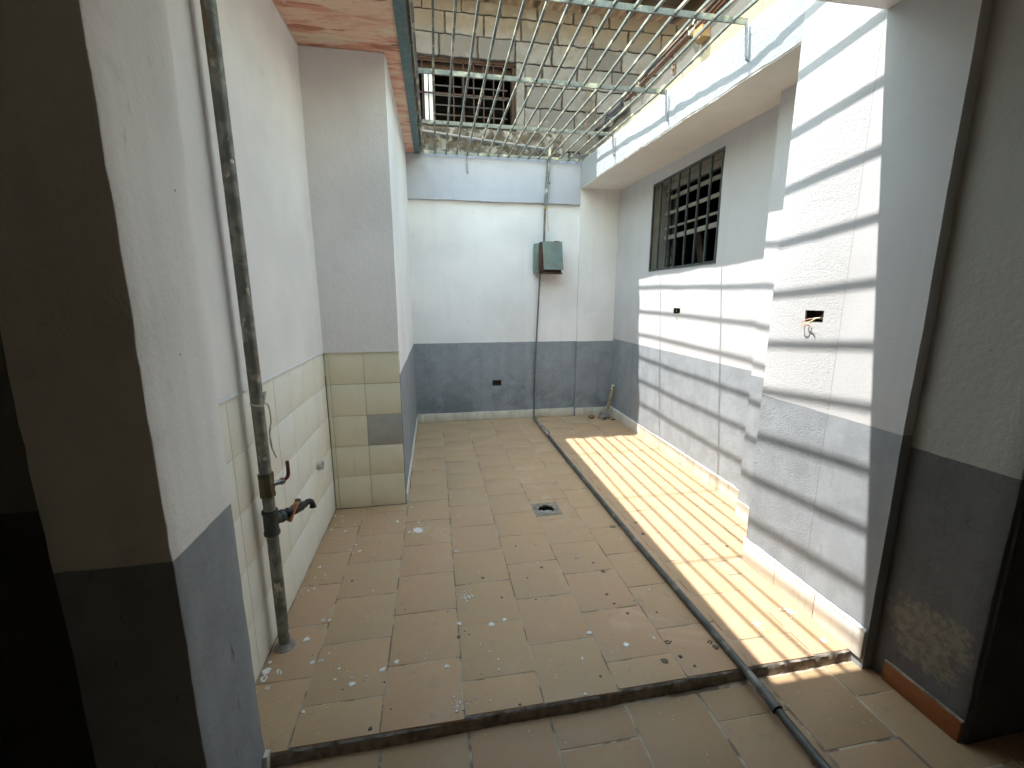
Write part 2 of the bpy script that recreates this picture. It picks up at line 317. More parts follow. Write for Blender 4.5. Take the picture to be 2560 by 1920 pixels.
def wobble(bm, amp, sc=2.2, amp2=0.0, sc2=16.0):
    for v in bm.verts:
        p = v.co.copy()
        d = noise.noise_vector(p * sc) * amp
        if amp2: d += noise.noise_vector(p * sc2 + Vector((7, 3, 1))) * amp2
        v.co = p + d
def box(x0, x1, y0, y1, z0, z1, res=None, amp=0.0, bev=0.0, bm=None, amp2=0.0, seg=2):
    b = bmesh.new()
    bmesh.ops.create_cube(b, size=1.0)
    for v in b.verts:
        v.co = Vector((x0 + (v.co.x + .5) * (x1 - x0), y0 + (v.co.y + .5) * (y1 - y0), z0 + (v.co.z + .5) * (z1 - z0)))
    if bev: bmesh.ops.bevel(b, geom=b.edges[:], offset=bev, segments=seg, profile=0.5, affect='EDGES')
    if res:
        for ax, (lo, hi) in enumerate(((x0, x1), (y0, y1), (z0, z1))):
            n = int((hi - lo) / res)
            for i in range(1, n):
                co = Vector((0, 0, 0)); co[ax] = lo + (hi - lo) * i / n; no = Vector((0, 0, 0)); no[ax] = 1
                bmesh.ops.bisect_plane(b, geom=b.verts[:] + b.edges[:] + b.faces[:], plane_co=co, plane_no=no, dist=1e-6)
    if amp or amp2: wobble(b, amp, amp2=amp2)
    if bm is None: return b
    tmp = bpy.data.meshes.new('t'); b.to_mesh(tmp); b.free(); bm.from_mesh(tmp); bpy.data.meshes.remove(tmp); return bm
def hexa(pts, res=0.12, amp=0.003, bev=0.006, amp2=0.0):
    """pts: f(u,v,w) corners as dict (0/1,0/1,0/1) -> xyz ; box warped trilinearly"""
    b = box(0, 1, 0, 1, 0, 1)
    L = [max((Vector(pts[1, j, k]) - Vector(pts[0, j, k])).length for j in (0, 1) for k in (0, 1)),
         max((Vector(pts[i, 1, k]) - Vector(pts[i, 0, k])).length for i in (0, 1) for k in (0, 1)),
         max((Vector(pts[i, j, 1]) - Vector(pts[i, j, 0])).length for i in (0, 1) for j in (0, 1))]
    for ax in range(3):
        n = max(1, int(L[ax] / res))
        for i in range(1, n):
            co = Vector((0, 0, 0)); co[ax] = i / n; no = Vector((0, 0, 0)); no[ax] = 1
            bmesh.ops.bisect_plane(b, geom=b.verts[:] + b.edges[:] + b.faces[:], plane_co=co, plane_no=no, dist=1e-6)
    for v in b.verts:
        u, w, t = v.co; p = Vector((0, 0, 0))
        for i in (0, 1):
            for j in (0, 1):
                for k in (0, 1):
                    p += Vector(pts[i, j, k]) * ((u if i else 1 - u) * (w if j else 1 - w) * (t if k else 1 - t))
        v.co = p
    if bev: pass
    wobble(b, amp, amp2=amp2); return b
def panel(us, vs_, holes, fmap, tvec, amp=0.0, res=0.12, amp2=0.0):
    """flat wall with rectangular openings, extruded along tvec; us/vs_ = extents, holes = (u0,u1,v0,v1)"""
    def lines(lo, hi, cuts):
        s = sorted({round(lo, 4), round(hi, 4), *[round(c, 4) for c in cuts if lo < c < hi]}); out = []
        for a, b in zip(s[:-1], s[1:]):
            n = max(1, int((b - a) / res)); out += [a + (b - a) * i / n for i in range(n)]
        return out + [s[-1]]
    U = lines(*us, [c for h in holes for c in h[:2]]); V = lines(*vs_, [c for h in holes for c in h[2:]])
    t = Vector(tvec); verts = []; idx = {}
    def vid(i, j, k):
        if (i, j, k) not in idx:
            p = Vector(fmap(U[i], V[j]))
            if amp or amp2: p = p + noise.noise_vector(p * 2.2) * amp + noise.noise_vector(p * 16) * amp2
            idx[i, j, k] = len(verts); verts.append(p + t * k)
        return idx[i, j, k]
    cells = set()
    for i in range(len(U) - 1):
        for j in range(len(V) - 1):
            cu = (U[i] + U[i + 1]) / 2; cv = (V[j] + V[j + 1]) / 2
            if not any(h[0] < cu < h[1] and h[2] < cv < h[3] for h in holes): cells.add((i, j))
    faces = []
    for (i, j) in cells:
        q = [(i, j), (i + 1, j), (i + 1, j + 1), (i, j + 1)]
        faces.append([vid(*a, 0) for a in q]); faces.append([vid(*a, 1) for a in reversed(q)])
        for (a, b, nb) in ((q[0], q[1], (i, j - 1)), (q[1], q[2], (i + 1, j)), (q[2], q[3], (i, j + 1)), (q[3], q[0], (i - 1, j))):
            if nb not in cells: faces.append([vid(*b, 0), vid(*a, 0), vid(*a, 1), vid(*b, 1)])
    me = bpy.data.meshes.new('panel'); me.from_pydata(verts, [], faces)
    b = bmesh.new(); b.from_mesh(me); bpy.data.meshes.remove(me); return b
def tube(path, r, seg=12, bm=None, cap=True, square=False):
    b = bm or bmesh.new(); P = [Vector(p) for p in path]; n = len(P)
    rad = r if isinstance(r, (list, tuple)) else [r] * n
    if square: seg = 4
    T = [((P[min(i + 1, n - 1)] - P[max(i - 1, 0)]).normalized()) for i in range(n)]
    up = Vector((0, 0, 1)) if abs(T[0].z) < 0.9 else Vector((0, 1, 0))
    N = T[0].cross(up).normalized(); rings = []
    for i in range(n):
        if i:
            N = (N - T[i] * N.dot(T[i])).normalized()
        B = T[i].cross(N); ring = []
        for k in range(seg):
            a = 2 * math.pi * (k + (0.5 if square else 0)) / seg; rr = rad[i] * (math.sqrt(2) if square else 1)
            ring.append(b.verts.new(P[i] + (N * math.cos(a) + B * math.sin(a)) * rr))
        rings.append(ring)
    for i in range(n - 1):
        for k in range(seg):
            b.faces.new((rings[i][k], rings[i][(k + 1) % seg], rings[i + 1][(k + 1) % seg], rings[i + 1][k]))
    if cap:
        b.faces.new(rings[0][::-1]); b.faces.new(rings[-1])
    return b
def curve(pts, n=8):              # Catmull-Rom
    P = [Vector(p) for p in pts]; P = [P[0]] + P + [P[-1]]; out = []
    for i in range(1, len(P) - 2):
        for k in range(n):
            t = k / n; a, b_, c, d = P[i - 1], P[i], P[i + 1], P[i + 2]
            out.append(0.5 * ((2 * b_) + (c - a) * t + (2 * a - 5 * b_ + 4 * c - d) * t * t + (3 * b_ - a - 3 * c + d) * t ** 3))
    out.append(P[-2]); return out
def ring_plate(cx, cy, z, half, rad, th, n=32, bm=None, jitter=0.0):
    """square plate with a round hole, thickness th below z"""
    b = bm or bmesh.new(); o, i_ = [], []
    for k in range(n):
        a = 2 * math.pi * k / n; c, s = math.cos(a), math.sin(a); m_ = half / max(abs(c), abs(s))
        j = 1 + random.uniform(-jitter, jitter)
        o.append((cx + c * m_ * j, cy + s * m_ * j)); i_.append((cx + c * rad, cy + s * rad))
    V = [[b.verts.new((*p, zz)) for p in ring] for zz in (z, z - th) for ring in (o, i_)]
    for k in range(n):
        q = (k + 1) % n
        b.faces.new((V[0][k], V[0][q], V[1][q], V[1][k])); b.faces.new((V[1][k], V[1][q], V[3][q], V[3][k]))
        b.faces.new((V[0][q], V[0][k], V[2][k], V[2][q]))
    return b
def lathe(prof, axis_o, axis_d, seg=20, bm=None):
    """prof: [(dist along axis, radius)]"""
    b = bm or bmesh.new(); d = Vector(axis_d).normalized(); o = Vector(axis_o)
    up = Vector((0, 0, 1)) if abs(d.z) < 0.9 else Vector((0, 1, 0)); N = d.cross(up).normalized(); B = d.cross(N); rings = []
    for t, r in prof:
        r = max(r, 1e-4); rings.append([b.verts.new(o + d * t + (N * math.cos(2 * math.pi * k / seg) + B * math.sin(2 * math.pi * k / seg)) * r) for k in range(seg)])
    for i in range(len(rings) - 1):
        for k in range(seg): b.faces.new((rings[i][k], rings[i][(k + 1) % seg], rings[i + 1][(k + 1) % seg], rings[i + 1][k]))
    b.faces.new(rings[0][::-1]); b.faces.new(rings[-1]); return b

# ------------------------------------------------------------------ ground, floors
g = obj('ground', box(-60, 60, -60, 60, -0.6, -0.35), 'ground', kind='structure')

floor = setting('floor', (0.6, 3.3, 0))
STEP_Y = lambda x: 1.312 + 0.016 * (x + 0.6) + 0.006 * noise.noise(Vector((x * 3, 0, 0)))
b = bmesh.new(); n = 40; top, bot, tb = [], [], []
obj('floor_bed', panel((-1.0, 2.35), (1.36, 5.42), [(0.753 - .062, 0.753 + .062, 2.83 - .062, 2.83 + .062)], lambda u, v: (u, v, -0.0016), (0, 0, -0.2), res=0.5), 'floor_grout', floor)
# rough cement edge of the raised floor
xs = [-0.62 + (1.75 + 0.62) * i / 240 for i in range(241)]
b = bmesh.new(); rows = []
for x in xs:
    jit = lambda s, q: q * noise.noise(Vector((x * s, q * 50, 3)))
    y = STEP_Y(x)
    rows.append([b.verts.new(p) for p in ((x, 1.40, -0.004), (x, y + 0.006, -0.004 + jit(30, .002)), (x, y + jit(45, .004), -0.010), (x, y - .002 + jit(40, .005), -0.028), (x, y - .004 + jit(36, .006), -0.046), (x, y - 0.008 + jit(30, .010), -0.060), (x, 1.40, -0.060))])
for a, c in zip(rows[:-1], rows[1:]):
    for k in range(6): b.faces.new((a[k], a[k + 1], c[k + 1], c[k]))
obj('step_edge', b, 'cement', floor)

tile_me = None
def tile_mesh(w, l, th=0.012):
    b = box(-w / 2, w / 2, -l / 2, l / 2, -th, 0); 
    bmesh.ops.bevel(b, geom=[e for e in b.edges if all(v.co.z > -th / 2 for v in e.verts)], offset=0.002, segments=2, profile=0.5, affect='EDGES')
    me = bpy.data.meshes.new('floor_tile'); b.to_mesh(me); b.free(); return me
CW, RP = 0.2985, 0.302
full = tile_mesh(CW - 0.005, RP - 0.005)
DRAIN = (0.753, 2.83)
def lay(x0, x1, y0, y1, z, parent, mat, fullmesh):
    """one tile, cut to its cell"""
    w, l = x1 - x0, y1 - y0
    if w < 0.02 or l < 0.02: return
    if abs(w - CW) < .002 and abs(l - RP) < .002: me = fullmesh
    else: me = tile_mesh(w - 0.005, l - 0.005)
    if not me.materials: me.materials.append(MAT[mat]); me.polygons.foreach_set('use_smooth', [True] * len(me.polygons)); me.set_sharp_from_angle(angle=R(35))
    o = bpy.data.objects.new('floor_tile', me)
    o.location = ((x0 + x1) / 2 + random.uniform(-.0012, .0012), (y0 + y1) / 2 + random.uniform(-.0015, .0015), z + random.uniform(-.0004, .0006))
    o.rotation_euler = (random.uniform(-.0025, .0025), random.uniform(-.0025, .0025), random.uniform(-.004, .004))
    link(o, parent)
for k in range(-3, 8):
    x0 = 0.0615 + CW * k; x1 = x0 + CW
    off = (1.475 if k % 2 == 0 else 1.613) + random.uniform(-.008, .008)
    x0c, x1c = max(x0, -0.745), min(x1, 2.22)
    y = off - RP * 2
    while y < 5.3:
        ya, yb = max(y, STEP_Y((x0 + x1) / 2) + 0.004), min(y + RP, 5.275)
        xa = x0c
        if yb > 3.10:
            if xa < -0.25: xa = -0.25
            if ya < 3.09 and x0 < -0.26:                     # tile cut around the corner of the projecting wall
                lay(x0c, x1c, ya, 3.09, 0, floor, 'floor', full); ya = 3.096
        xb = x1c
        if xb > 1.74 and ya < 2.03:
            if yb <= 2.04: xb = 1.735
            else:
                lay(xa, 1.735, ya, 2.03, 0, floor, 'floor', full); ya = 2.036
        if xb - xa > 0.02 and yb - ya > 0.02:
            if x0 < DRAIN[0] < x1 and ya < DRAIN[1] < yb:
                h = 0.098
                for (a0, a1, c0, c1) in ((xa, DRAIN[0] - h, ya, yb), (DRAIN[0] + h, xb, ya, yb), (DRAIN[0] - h, DRAIN[0] + h, ya, DRAIN[1] - h), (DRAIN[0] - h, DRAIN[0] + h, DRAIN[1] + h, yb)):
                    lay(a0, a1, c0, c1, 0, floor, 'floor', full)
            else: lay(xa, xb, ya, yb, 0, floor, 'floor', full)
        y += RP

room_floor = setting('room_floor', (0.6, -0.8, -0.05))
obj('floor_bed', box(-2.4, 3.4, -3.2, 1.352, -0.25, -0.0518, res=0.4), 'floor_grout', room_floor)
full2 = tile_mesh(CW - 0.006, RP - 0.006)
for k in range(-8, 12):
    x0 = 0.075 + 0.304 * k
    off = 1.33 if k % 2 == 0 else 1.19
    y = off - RP * 9
    while y < 1.33:
        lay(x0, x0 + CW, y, min(y + RP, 1.318 + (0.02 if x0 > 1 else 0)), -0.05, room_floor, 'floor_room', full2); y += RP

# ------------------------------------------------------------------ wall tile helper
def wall_tile(name, parent, mat, o, du, dv, nrm, w, h, th=0.008, gap=0.0025):
    """tile with its lower left corner at o; du/dv unit vectors, front face th along nrm"""
    o, du, dv, nr = Vector(o), Vector(du), Vector(dv), Vector(nrm); b = bmesh.new()
    V = [[b.verts.new(o + du * (gap / 2 + u * (w - gap)) + dv * (gap / 2 + v * (h - gap)) + nr * t) for (u, v) in ((0, 0), (1, 0), (1, 1), (0, 1))] for t in (0, th)]
    b.faces.new(V[1]); b.faces.new(V[0][::-1])
    for k in range(4): b.faces.new((V[0][k], V[0][(k + 1) % 4], V[1][(k + 1) % 4], V[1][k]))
    bmesh.ops.bevel(b, geom=[e for e in b.edges if all(v in V[1] for v in e.verts)], offset=0.0018, segments=2, profile=0.5, affect='EDGES')
    j = noise.noise_vector(o * 31) * 0.0008
    for v in b.verts: v.co += Vector(nr) * j.x
    return obj(name, b, mat, parent)

# ------------------------------------------------------------------ left wall, tiled below
lw = thing('tiled_wall', 'long white plastered wall with cream tiles on its lower half behind the upright pipe', 'wall', (-0.85, 2.2, 0))
obj('plaster', box(-1.0, -0.742, 1.31, 3.12, 1.138, 2.985, res=0.12, amp=0.004, amp2=0.0012), 'left_white', lw)
obj('tile_backing', box(-1.0, -0.7525, 1.31, 3.12, -0.01, 1.138, res=0.3), 'grout', lw)
rowz = [0.002, 0.244, 0.468, 0.692, 0.916, 1.136]
ys = [1.318, 1.43, 1.67, 1.905, 2.14, 2.375, 2.61, 2.845, 3.086]
for a, c in zip(ys[:-1], ys[1:]):
    for z0, z1 in zip(rowz[:-1], rowz[1:]):
        wall_tile('wall_tile', lw, 'tile_left', (-0.7525, a, z0), (0, 1, 0), (0, 0, 1), (1, 0, 0), c - a, z1 - z0)
# uneven lip of paint above the tiles
def lip(path_fn, n, nrm, name, parent, mat='caulk', h=0.02, d=0.006, down=0.012):
    b = bmesh.new(); rows = []; nr = Vector(nrm)
    for i in range(n + 1):
        p = Vector(path_fn(i / n)); k = noise.noise(p * 9) ; k2 = noise.noise(p * 27 + Vector((3, 0, 0)))
        dn = down * (0.55 + 0.5 * k + 0.35 * k2); up_ = h * (0.8 + 0.4 * k2)
        rows.append([b.verts.new(p + Vector((0, 0, z)) + nr * t) for z, t in ((up_, -0.004), (up_ * .6, d * .5), (0.002, d * (0.9 + .3 * k)), (-dn * .7, d * .7), (-dn, -0.004))])
    for a, c in zip(rows[:-1], rows[1:]):
        for k in range(4): b.faces.new((a[k], a[k + 1], c[k + 1], c[k]))
    return obj(name, b, mat, parent)
lip(lambda t: (-0.743, 1.315 + t * 1.765, 1.138), 120, (1, 0, 0), 'paint_lip', lw)
st = obj('drain_stub', lathe([(0, .030), (.030, .030), (.034, .028), (.034, .023), (.012, .022), (.010, .0005)], (-0.748, 2.735, 0.474), (1, 0.05, 0.08), 24), 'white_pvc', lw)
props(st, 'short white plastic pipe stub sticking out of the tiles')

# ------------------------------------------------------------------ projecting wall at the left, tiled end
pw = thing('projecting_wall', 'thick projecting wall with a cream tiled end and grey dado side under the pink boards', 'wall', (-0.6, 4.2, 0))
obj('upper_plaster', box(-1.0, -0.248, 3.084, 5.42, 1.14, 3.08, res=0.12, amp=0.004, amp2=0.001), 'pier_white', pw)
obj('lower_plaster', box(-1.0, -0.248, 3.0985, 5.42, -0.01, 1.14, res=0.12, amp=0.004, amp2=0.001), 'pier_white', pw)
for ci, (a, c) in enumerate(((-0.742, -0.715), (-0.715, -0.49), (-0.49, -0.252))):
    for ri, (z0, z1) in enumerate(zip(rowz[:-1], rowz[1:])):
        wall_tile('wall_tile', pw, 'tile_grey' if (ci == 2 and ri == 2) else 'tile_pier', (a, 3.1, z0), (1, 0, 0), (0, 0, 1), (0, -1, 0), c - a, z1 - z0, 0.009)
lip(lambda t: (-0.745 + t * 0.495, 3.086, 1.139), 40, (0, -1, 0), 'paint_lip', pw, h=0.012, down=0.008, d=0.004)
for i in range(9):
    y0 = 3.10 + i * 0.238
    wall_tile('skirting_tile', pw, 'skirt_clean', (-0.25, y0, 0.0), (0, 1, 0), (0, 0, 1), (1, 0, 0), 0.236, 0.085 + 0.004 * noise.noise(Vector((i, 0, 0))), 0.010)

# ------------------------------------------------------------------ back wall: recessed panel, beam above, column at the right
bw = thing('back_wall', 'white back wall with a damp grey dado behind the meter box', 'wall', (0.8, 5.33, 0))
SOCK = (0.69, 0.80, 0.43, 0.50)
obj('panel', panel((-0.26, 1.765), (-0.01, 2.60), [SOCK], lambda u, v: (u, 5.275, v), (0, 0.12, 0), amp=0.004, amp2=0.001), 'back', bw)
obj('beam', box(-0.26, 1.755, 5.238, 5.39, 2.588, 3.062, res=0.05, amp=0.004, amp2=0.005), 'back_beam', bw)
obj('column', box(1.755, 2.30, 5.235, 5.39, -0.01, 2.80, res=0.1, amp=0.004, amp2=0.001), 'back', bw)
sb = obj('socket_box', panel((0.686, 0.804), (0.426, 0.504), [(0.692, 0.798, 0.432, 0.498)], lambda u, v: (u, 5.279, v), (0, 0.05, 0), res=1), 'socket', bw)
obj('back_plate', box(0.69, 0.80, 5.325, 5.33, 0.43, 0.50), 'socket', sb)
for i, (x, z) in enumerate(((0.705, 0.46), (0.785, 0.462))):
    obj('wire', tube(curve([(x, 5.32, z), (x + .02, 5.295, z - .012), (x + .035 - .05 * i, 5.285, z - .022)]), 0.0022, 6), 'cable_black', sb)
x = -0.245; i = 0
while x < 1.74:
    w = min([0.09, 0.12, 0.235, 0.10, 0.075, 0.11][i % 6], 1.75 - x); zb = 0.0
    wall_tile('skirting_tile', bw, 'skirt', (x, 5.277, zb), (1, 0, 0), (0, 0, 1), (0, -1, 0), w, 0.108 + 0.006 * noise.noise(Vector((i * 1.7, 2, 0))), 0.011); x += w; i += 1
for i in range(4):
    wall_tile('skirting_tile', bw, 'skirt', (1.757 + i * 0.118, 5.237, 0), (1, 0, 0), (0, 0, 1), (0, -1, 0), 0.117, 0.112, 0.010)

# ------------------------------------------------------------------ right side: recess wall with barred window
ra, rb = Vector((2.235, 5.26, 0)), Vector((2.165, 2.40, 0)); rd = (rb - ra); RL = rd.length; ru = rd.normalized(); rn = Vector((-1, 0, 0)); rt = Vector((ru.y, -ru.x, 0)) * -1
rt = Vector((1, 0, 0))
def rmap(u, v): return ra + ru * u + Vector((0, 0, v))
def ru_of_y(y): return (ra.y - y) / (ra.y - rb.y) * RL
rw = thing('recess_wall', 'recessed white wall with a grey dado around the small barred window', 'wall', (2.3, 3.9, 0))
WU0, WU1, WZ0, WZ1 = ru_of_y(4.335), ru_of_y(3.195), 1.772, 2.612
S2 = (ru_of_y(3.785), ru_of_y(3.665), 1.36, 1.411)
obj('plaster', panel((0, RL), (-0.01, 2.80), [(WU0, WU1, WZ0, WZ1), S2], rmap, rt * 0.16, amp=0.005, amp2=0.0012), 'recess', rw)
s2 = obj('socket_box', panel((S2[0] - .004, S2[1] + .004), (S2[2] - .004, S2[3] + .004), [(S2[0] + .003, S2[1] - .003, S2[2] + .003, S2[3] - .003)], lambda u, v: rmap(u, v) + Vector((0.004, 0, 0)), rt * 0.05, res=1), 'socket', rw)
c_ = rmap((S2[0] + S2[1]) / 2, (S2[2] + S2[3]) / 2)
obj('back_plate', box(c_.x + .045, c_.x + .05, c_.y - .06, c_.y + .06, c_.z - .026, c_.z + .026), 'socket', s2)
for dy in (-0.045, 0.035):
    obj('knockout_hole', lathe([(0, .0005), (0, .009), (.002, .009)], (c_.x + 0.02, c_.y + dy, c_.z), (-1, 0, 0), 12), 'wire_white', s2)
obj('wire', tube(curve([(c_.x + .02, c_.y - .02, c_.z - .02), (c_.x - .012, c_.y - .03, c_.z - .03), (c_.x - .016, c_.y - .022, c_.z - .055), (c_.x - .008, c_.y - .028, c_.z - .085)]), 0.0028, 8), 'wire_pale', s2)
for i in range(24):
    u0 = 0.01 + i * 0.1185
    if u0 > RL - 0.15: break
    o = rmap(u0, 0); wall_tile('skirting_tile', rw, 'skirt', o + Vector((0.002, 0, 0)), ru, (0, 0, 1), (-1, 0, 0), 0.1175, 0.112 + 0.004 * noise.noise(Vector((i * 1.3, 5, 0))), 0.014)
lip(lambda t: rmap(0.01 + t * (RL - .3), 0.114) + Vector((-0.003, 0, 0)), 120, (-1, 0, 0), 'paint_lip', rw, h=0.010, d=0.007, down=0.010)

# room behind the window
dr = setting('neighbour_room', (3.2, 3.8, 0.9))
b = bmesh.new()
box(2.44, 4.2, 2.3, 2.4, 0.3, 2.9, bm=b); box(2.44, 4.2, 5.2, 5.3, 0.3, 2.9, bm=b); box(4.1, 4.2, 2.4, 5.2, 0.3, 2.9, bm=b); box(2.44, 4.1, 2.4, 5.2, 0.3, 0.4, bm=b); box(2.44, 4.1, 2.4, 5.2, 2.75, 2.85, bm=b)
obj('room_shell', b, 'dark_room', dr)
wg = thing('barred_window', 'dark barred window with cream louvre rails in the recessed white wall', 'window', (2.22, 3.76, WZ0))
fo = Vector((-0.004, 0, 0))
def wp(u, v, d=0.0): return rmap(u, v) + Vector((d, 0, 0))
# reveal lining
b = panel((WU0 - .0, WU1 + .0), (WZ0 - .0, WZ1 + .0), [(WU0 + .007, WU1 - .007, WZ0 + .007, WZ1 - .007)], lambda u, v: wp(u, v, 0.012), rt * 0.24, res=1)
obj('reveal', b, 'reveal', wg)
fr = panel((WU0 - .002, WU1 + .002), (WZ0 - .002, WZ1 + .002), [(WU0 + .018, WU1 - .018, WZ0 + .018, WZ1 - .018)], lambda u, v: wp(u, v, -0.005), rt * 0.015, res=1)
obj('frame', fr, 'window_bar', wg)
for i in range(6):
    u = WU0 + (WU1 - WU0) * (i + 1) / 7
    obj('bar', tube([wp(u, WZ0 + .012, .004), wp(u, WZ1 - .012, .004)], 0.0075, square=True), 'window_bar', wg)
for z, h in ((2.475, .034), (2.335, .030), (2.375 - .18, .018), (2.10, .040)):
    lv = obj('louvre_rail', panel((WU0 + .008, WU1 - .008), (z - h / 2, z + h / 2), [], lambda u, v: wp(u, v, 0.135), rt * 0.02, res=2), 'slat_cream', wg)
obj('louvre_head', panel((WU0 + .008, WU1 - .008), (2.545, 2.60), [], lambda u, v: wp(u, v, 0.13), rt * 0.04, res=2), 'slat_cream', wg)
for du in (0.06, 0.155):
    obj('louvre_stile', panel((WU0 + du, WU0 + du + .022), (WZ0 + .01, WZ1 - .02), [], lambda u, v: wp(u, v, 0.165), rt * 0.02, res=2), 'slat_dark', wg)
for k in range(7):
    z = 1.83 + k * 0.085
    obj('louvre_blade', tube([wp(WU0 + .03, z, .15), wp(WU0 + .17, z + .018, .20)], 0.005, 6), 'slat_dark', wg)
obj('leaning_board', hexa({(i, j, k): wp(WU0 + .30 + .10 * i + .13 * (1 - k), WZ0 + .01 + .33 * k, .30 + .02 * j) for i in (0, 1) for j in (0, 1) for k in (0, 1)}, amp=0), 'wood_red', wg)

# right pier, stepped strip, beam
rp = thing('right_pier', 'sunlit white pier of rough plaster with a grey dado and a broken socket', 'pillar', (2.0, 1.65, 0))
S3 = (1.715, 1.815, 1.388, 1.442)
obj('plaster', panel((1.296, 2.032), (-0.06, 2.945), [S3], lambda u, v: (1.737, u, v), (0.55, 0, 0), amp=0.003, amp2=0.0012, res=0.06), 'rpier', rp)
obj('stepped_strip', box(2.05, 2.24, 2.03, 2.512, -0.01, 2.75, res=0.1, amp=0.003, amp2=0.001), 'recess', rp)
s3 = obj('socket_box', panel((S3[0] - .003, S3[1] + .003), (S3[2] - .003, S3[3] + .003), [(S3[0] + .003, S3[1] - .003, S3[2] + .003, S3[3] - .003)], lambda u, v: (1.745, u, v), (0.05, 0, 0), res=1), 'socket', rp)
obj('back_plate', box(1.79, 1.795, S3[0], S3[1], S3[2], S3[3]), 'socket', s3)
obj('knockout_hole', lathe([(0, .0005), (0, .0075), (.002, .0075)], (1.76, 1.727, 1.418), (-1, 0, 0), 12), 'wire_white', s3)
obj('wire', tube(curve([(1.775, 1.765, 1.44), (1.77, 1.745, 1.435), (1.76, 1.75, 1.415), (1.755, 1.77, 1.405), (1.74, 1.80, 1.40), (1.72, 1.815, 1.385), (1.712, 1.805, 1.372), (1.715, 1.785, 1.370), (1.73, 1.77, 1.378)]), 0.0024, 8), 'cable_copper', s3)
obj('wire', tube(curve([(1.775, 1.74, 1.40), (1.755, 1.765, 1.405), (1.74, 1.775, 1.395), (1.722, 1.79, 1.382), (1.716, 1.765, 1.380), (1.712, 1.75, 1.372)]), 0.0026, 8), 'wire_pale', s3)
obj('wire', tube(curve([(1.77, 1.73, 1.41), (1.752, 1.752, 1.408), (1.75, 1.78, 1.404)]), 0.003, 8), 'wire_white', s3)
for i in range(3):
    y0 = 1.30 + i * 0.2445; wall_tile('skirting_tile', rp, 'skirt_clean', (1.738, y0, -0.002), (0, 1, 0), (0, 0, 1), (-1, 0, 0), 0.2435, 0.128, 0.013)
wall_tile('skirting_tile', rp, 'skirt_clean', (2.05, 2.06, 0), (0, 1, 0), (0, 0, 1), (-1, 0, 0), 0.45, 0.118, 0.012)
lip(lambda t: (1.728, 1.298 + t * 0.732, 0.131), 60, (-1, 0, 0), 'paint_lip', rp, h=0.012, d=0.006, down=0.010)

rbm = thing('concrete_beam', 'sunlit white concrete beam with a deep underside over the recessed wall', 'beam', (2.0, 3.6, 2.7))
P = {}
for j, y in ((0, 2.03), (1, 5.237)):
    for k in (0, 1):
        zb = 2.682 if j == 0 else 2.775; zt = 2.945 if j == 0 else 3.055
        P[0, j, k] = (1.737 + 0.006 * j, y, zt if k else zb); P[1, j, k] = (2.45, y, zt if k else zb)
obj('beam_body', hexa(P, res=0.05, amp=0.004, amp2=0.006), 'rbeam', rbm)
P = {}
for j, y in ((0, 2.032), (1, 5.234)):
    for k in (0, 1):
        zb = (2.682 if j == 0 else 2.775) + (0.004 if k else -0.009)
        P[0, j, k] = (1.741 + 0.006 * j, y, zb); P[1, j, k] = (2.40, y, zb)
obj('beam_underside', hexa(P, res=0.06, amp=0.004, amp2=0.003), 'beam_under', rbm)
pp = thing('parapet_wall', 'weathered low parapet with flaking cream plaster on top of the white beam', 'wall', (1.9, 3.5, 3.0))
P = {}
for j, y in ((0, 1.0), (1, 5.39)):
    for k in (0, 1):
        z = 3.20 + 0.02 * j if k else (2.90 if j == 0 else 3.04)
        P[0, j, k] = (1.775 + 0.01 * j, y, z); P[1, j, k] = (2.0, y, z)
obj('parapet_body', hexa(P, res=0.07, amp=0.010, amp2=0.006), 'parapet', pp)

# ------------------------------------------------------------------ lintel, gate pillar, jamb and the dark room around the camera
lt = thing('lintel', 'white lintel over the opening meeting the sunlit pier', 'lintel', (0.5, 1.3, 2.575))
obj('lintel_body', box(-2.45, 3.45, 1.0, 1.62, 2.575, 3.02, res=0.12, amp=0.003, amp2=0.001), 'lintel', lt)
gp = thing('gate_pillar', 'pillar beside the opening, lit white jamb over a scuffed grey dado', 'pillar', (-0.72, 1.16, -0.05))
obj('pillar_body', box(-0.838, -0.603, 1.012, 1.312, -0.06, 2.70, res=0.05, amp=0.0025, amp2=0.0028, bev=0.006), 'pillar', gp)
obj('skirting_tile', box(-0.603, -0.590, 1.285, 1.312, -0.05, 0.018, amp2=0.004, res=0.02), 'skirt_clean', gp)
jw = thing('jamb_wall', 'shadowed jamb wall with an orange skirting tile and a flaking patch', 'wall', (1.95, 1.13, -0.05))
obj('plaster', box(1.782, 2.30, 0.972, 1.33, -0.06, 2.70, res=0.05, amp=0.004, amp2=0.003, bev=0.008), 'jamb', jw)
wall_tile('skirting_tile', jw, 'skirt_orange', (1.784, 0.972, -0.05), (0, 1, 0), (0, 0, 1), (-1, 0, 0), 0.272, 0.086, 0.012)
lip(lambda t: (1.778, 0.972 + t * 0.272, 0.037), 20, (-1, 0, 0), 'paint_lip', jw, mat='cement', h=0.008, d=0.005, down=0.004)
wl_ = thing('room_wall', 'recessed wall with a grey dado beside the gate pillar, shade put into its colour', 'wall', (-1.6, 1.3, -0.05))
obj('plaster', box(-2.4, -0.836, 1.25, 1.40, -0.06, 2.70, res=0.2, amp=0.003), 'room_shaded', wl_)  # darker plaster stands in for the shade on this setback
wr_ = thing('room_wall', 'wall face beyond the orange skirting, its shadow put into the dark colour', 'wall', (2.9, 1.1, -0.05))
obj('plaster', box(1.80, 3.4, 0.964, 1.20, -0.06, 2.70, res=0.3, amp=0.001), 'room_shaded', wr_)  # split off the jamb so this side carries its shade as colour
b = bmesh.new()
enc = setting('room_enclosure', (0.5, -1, 0))
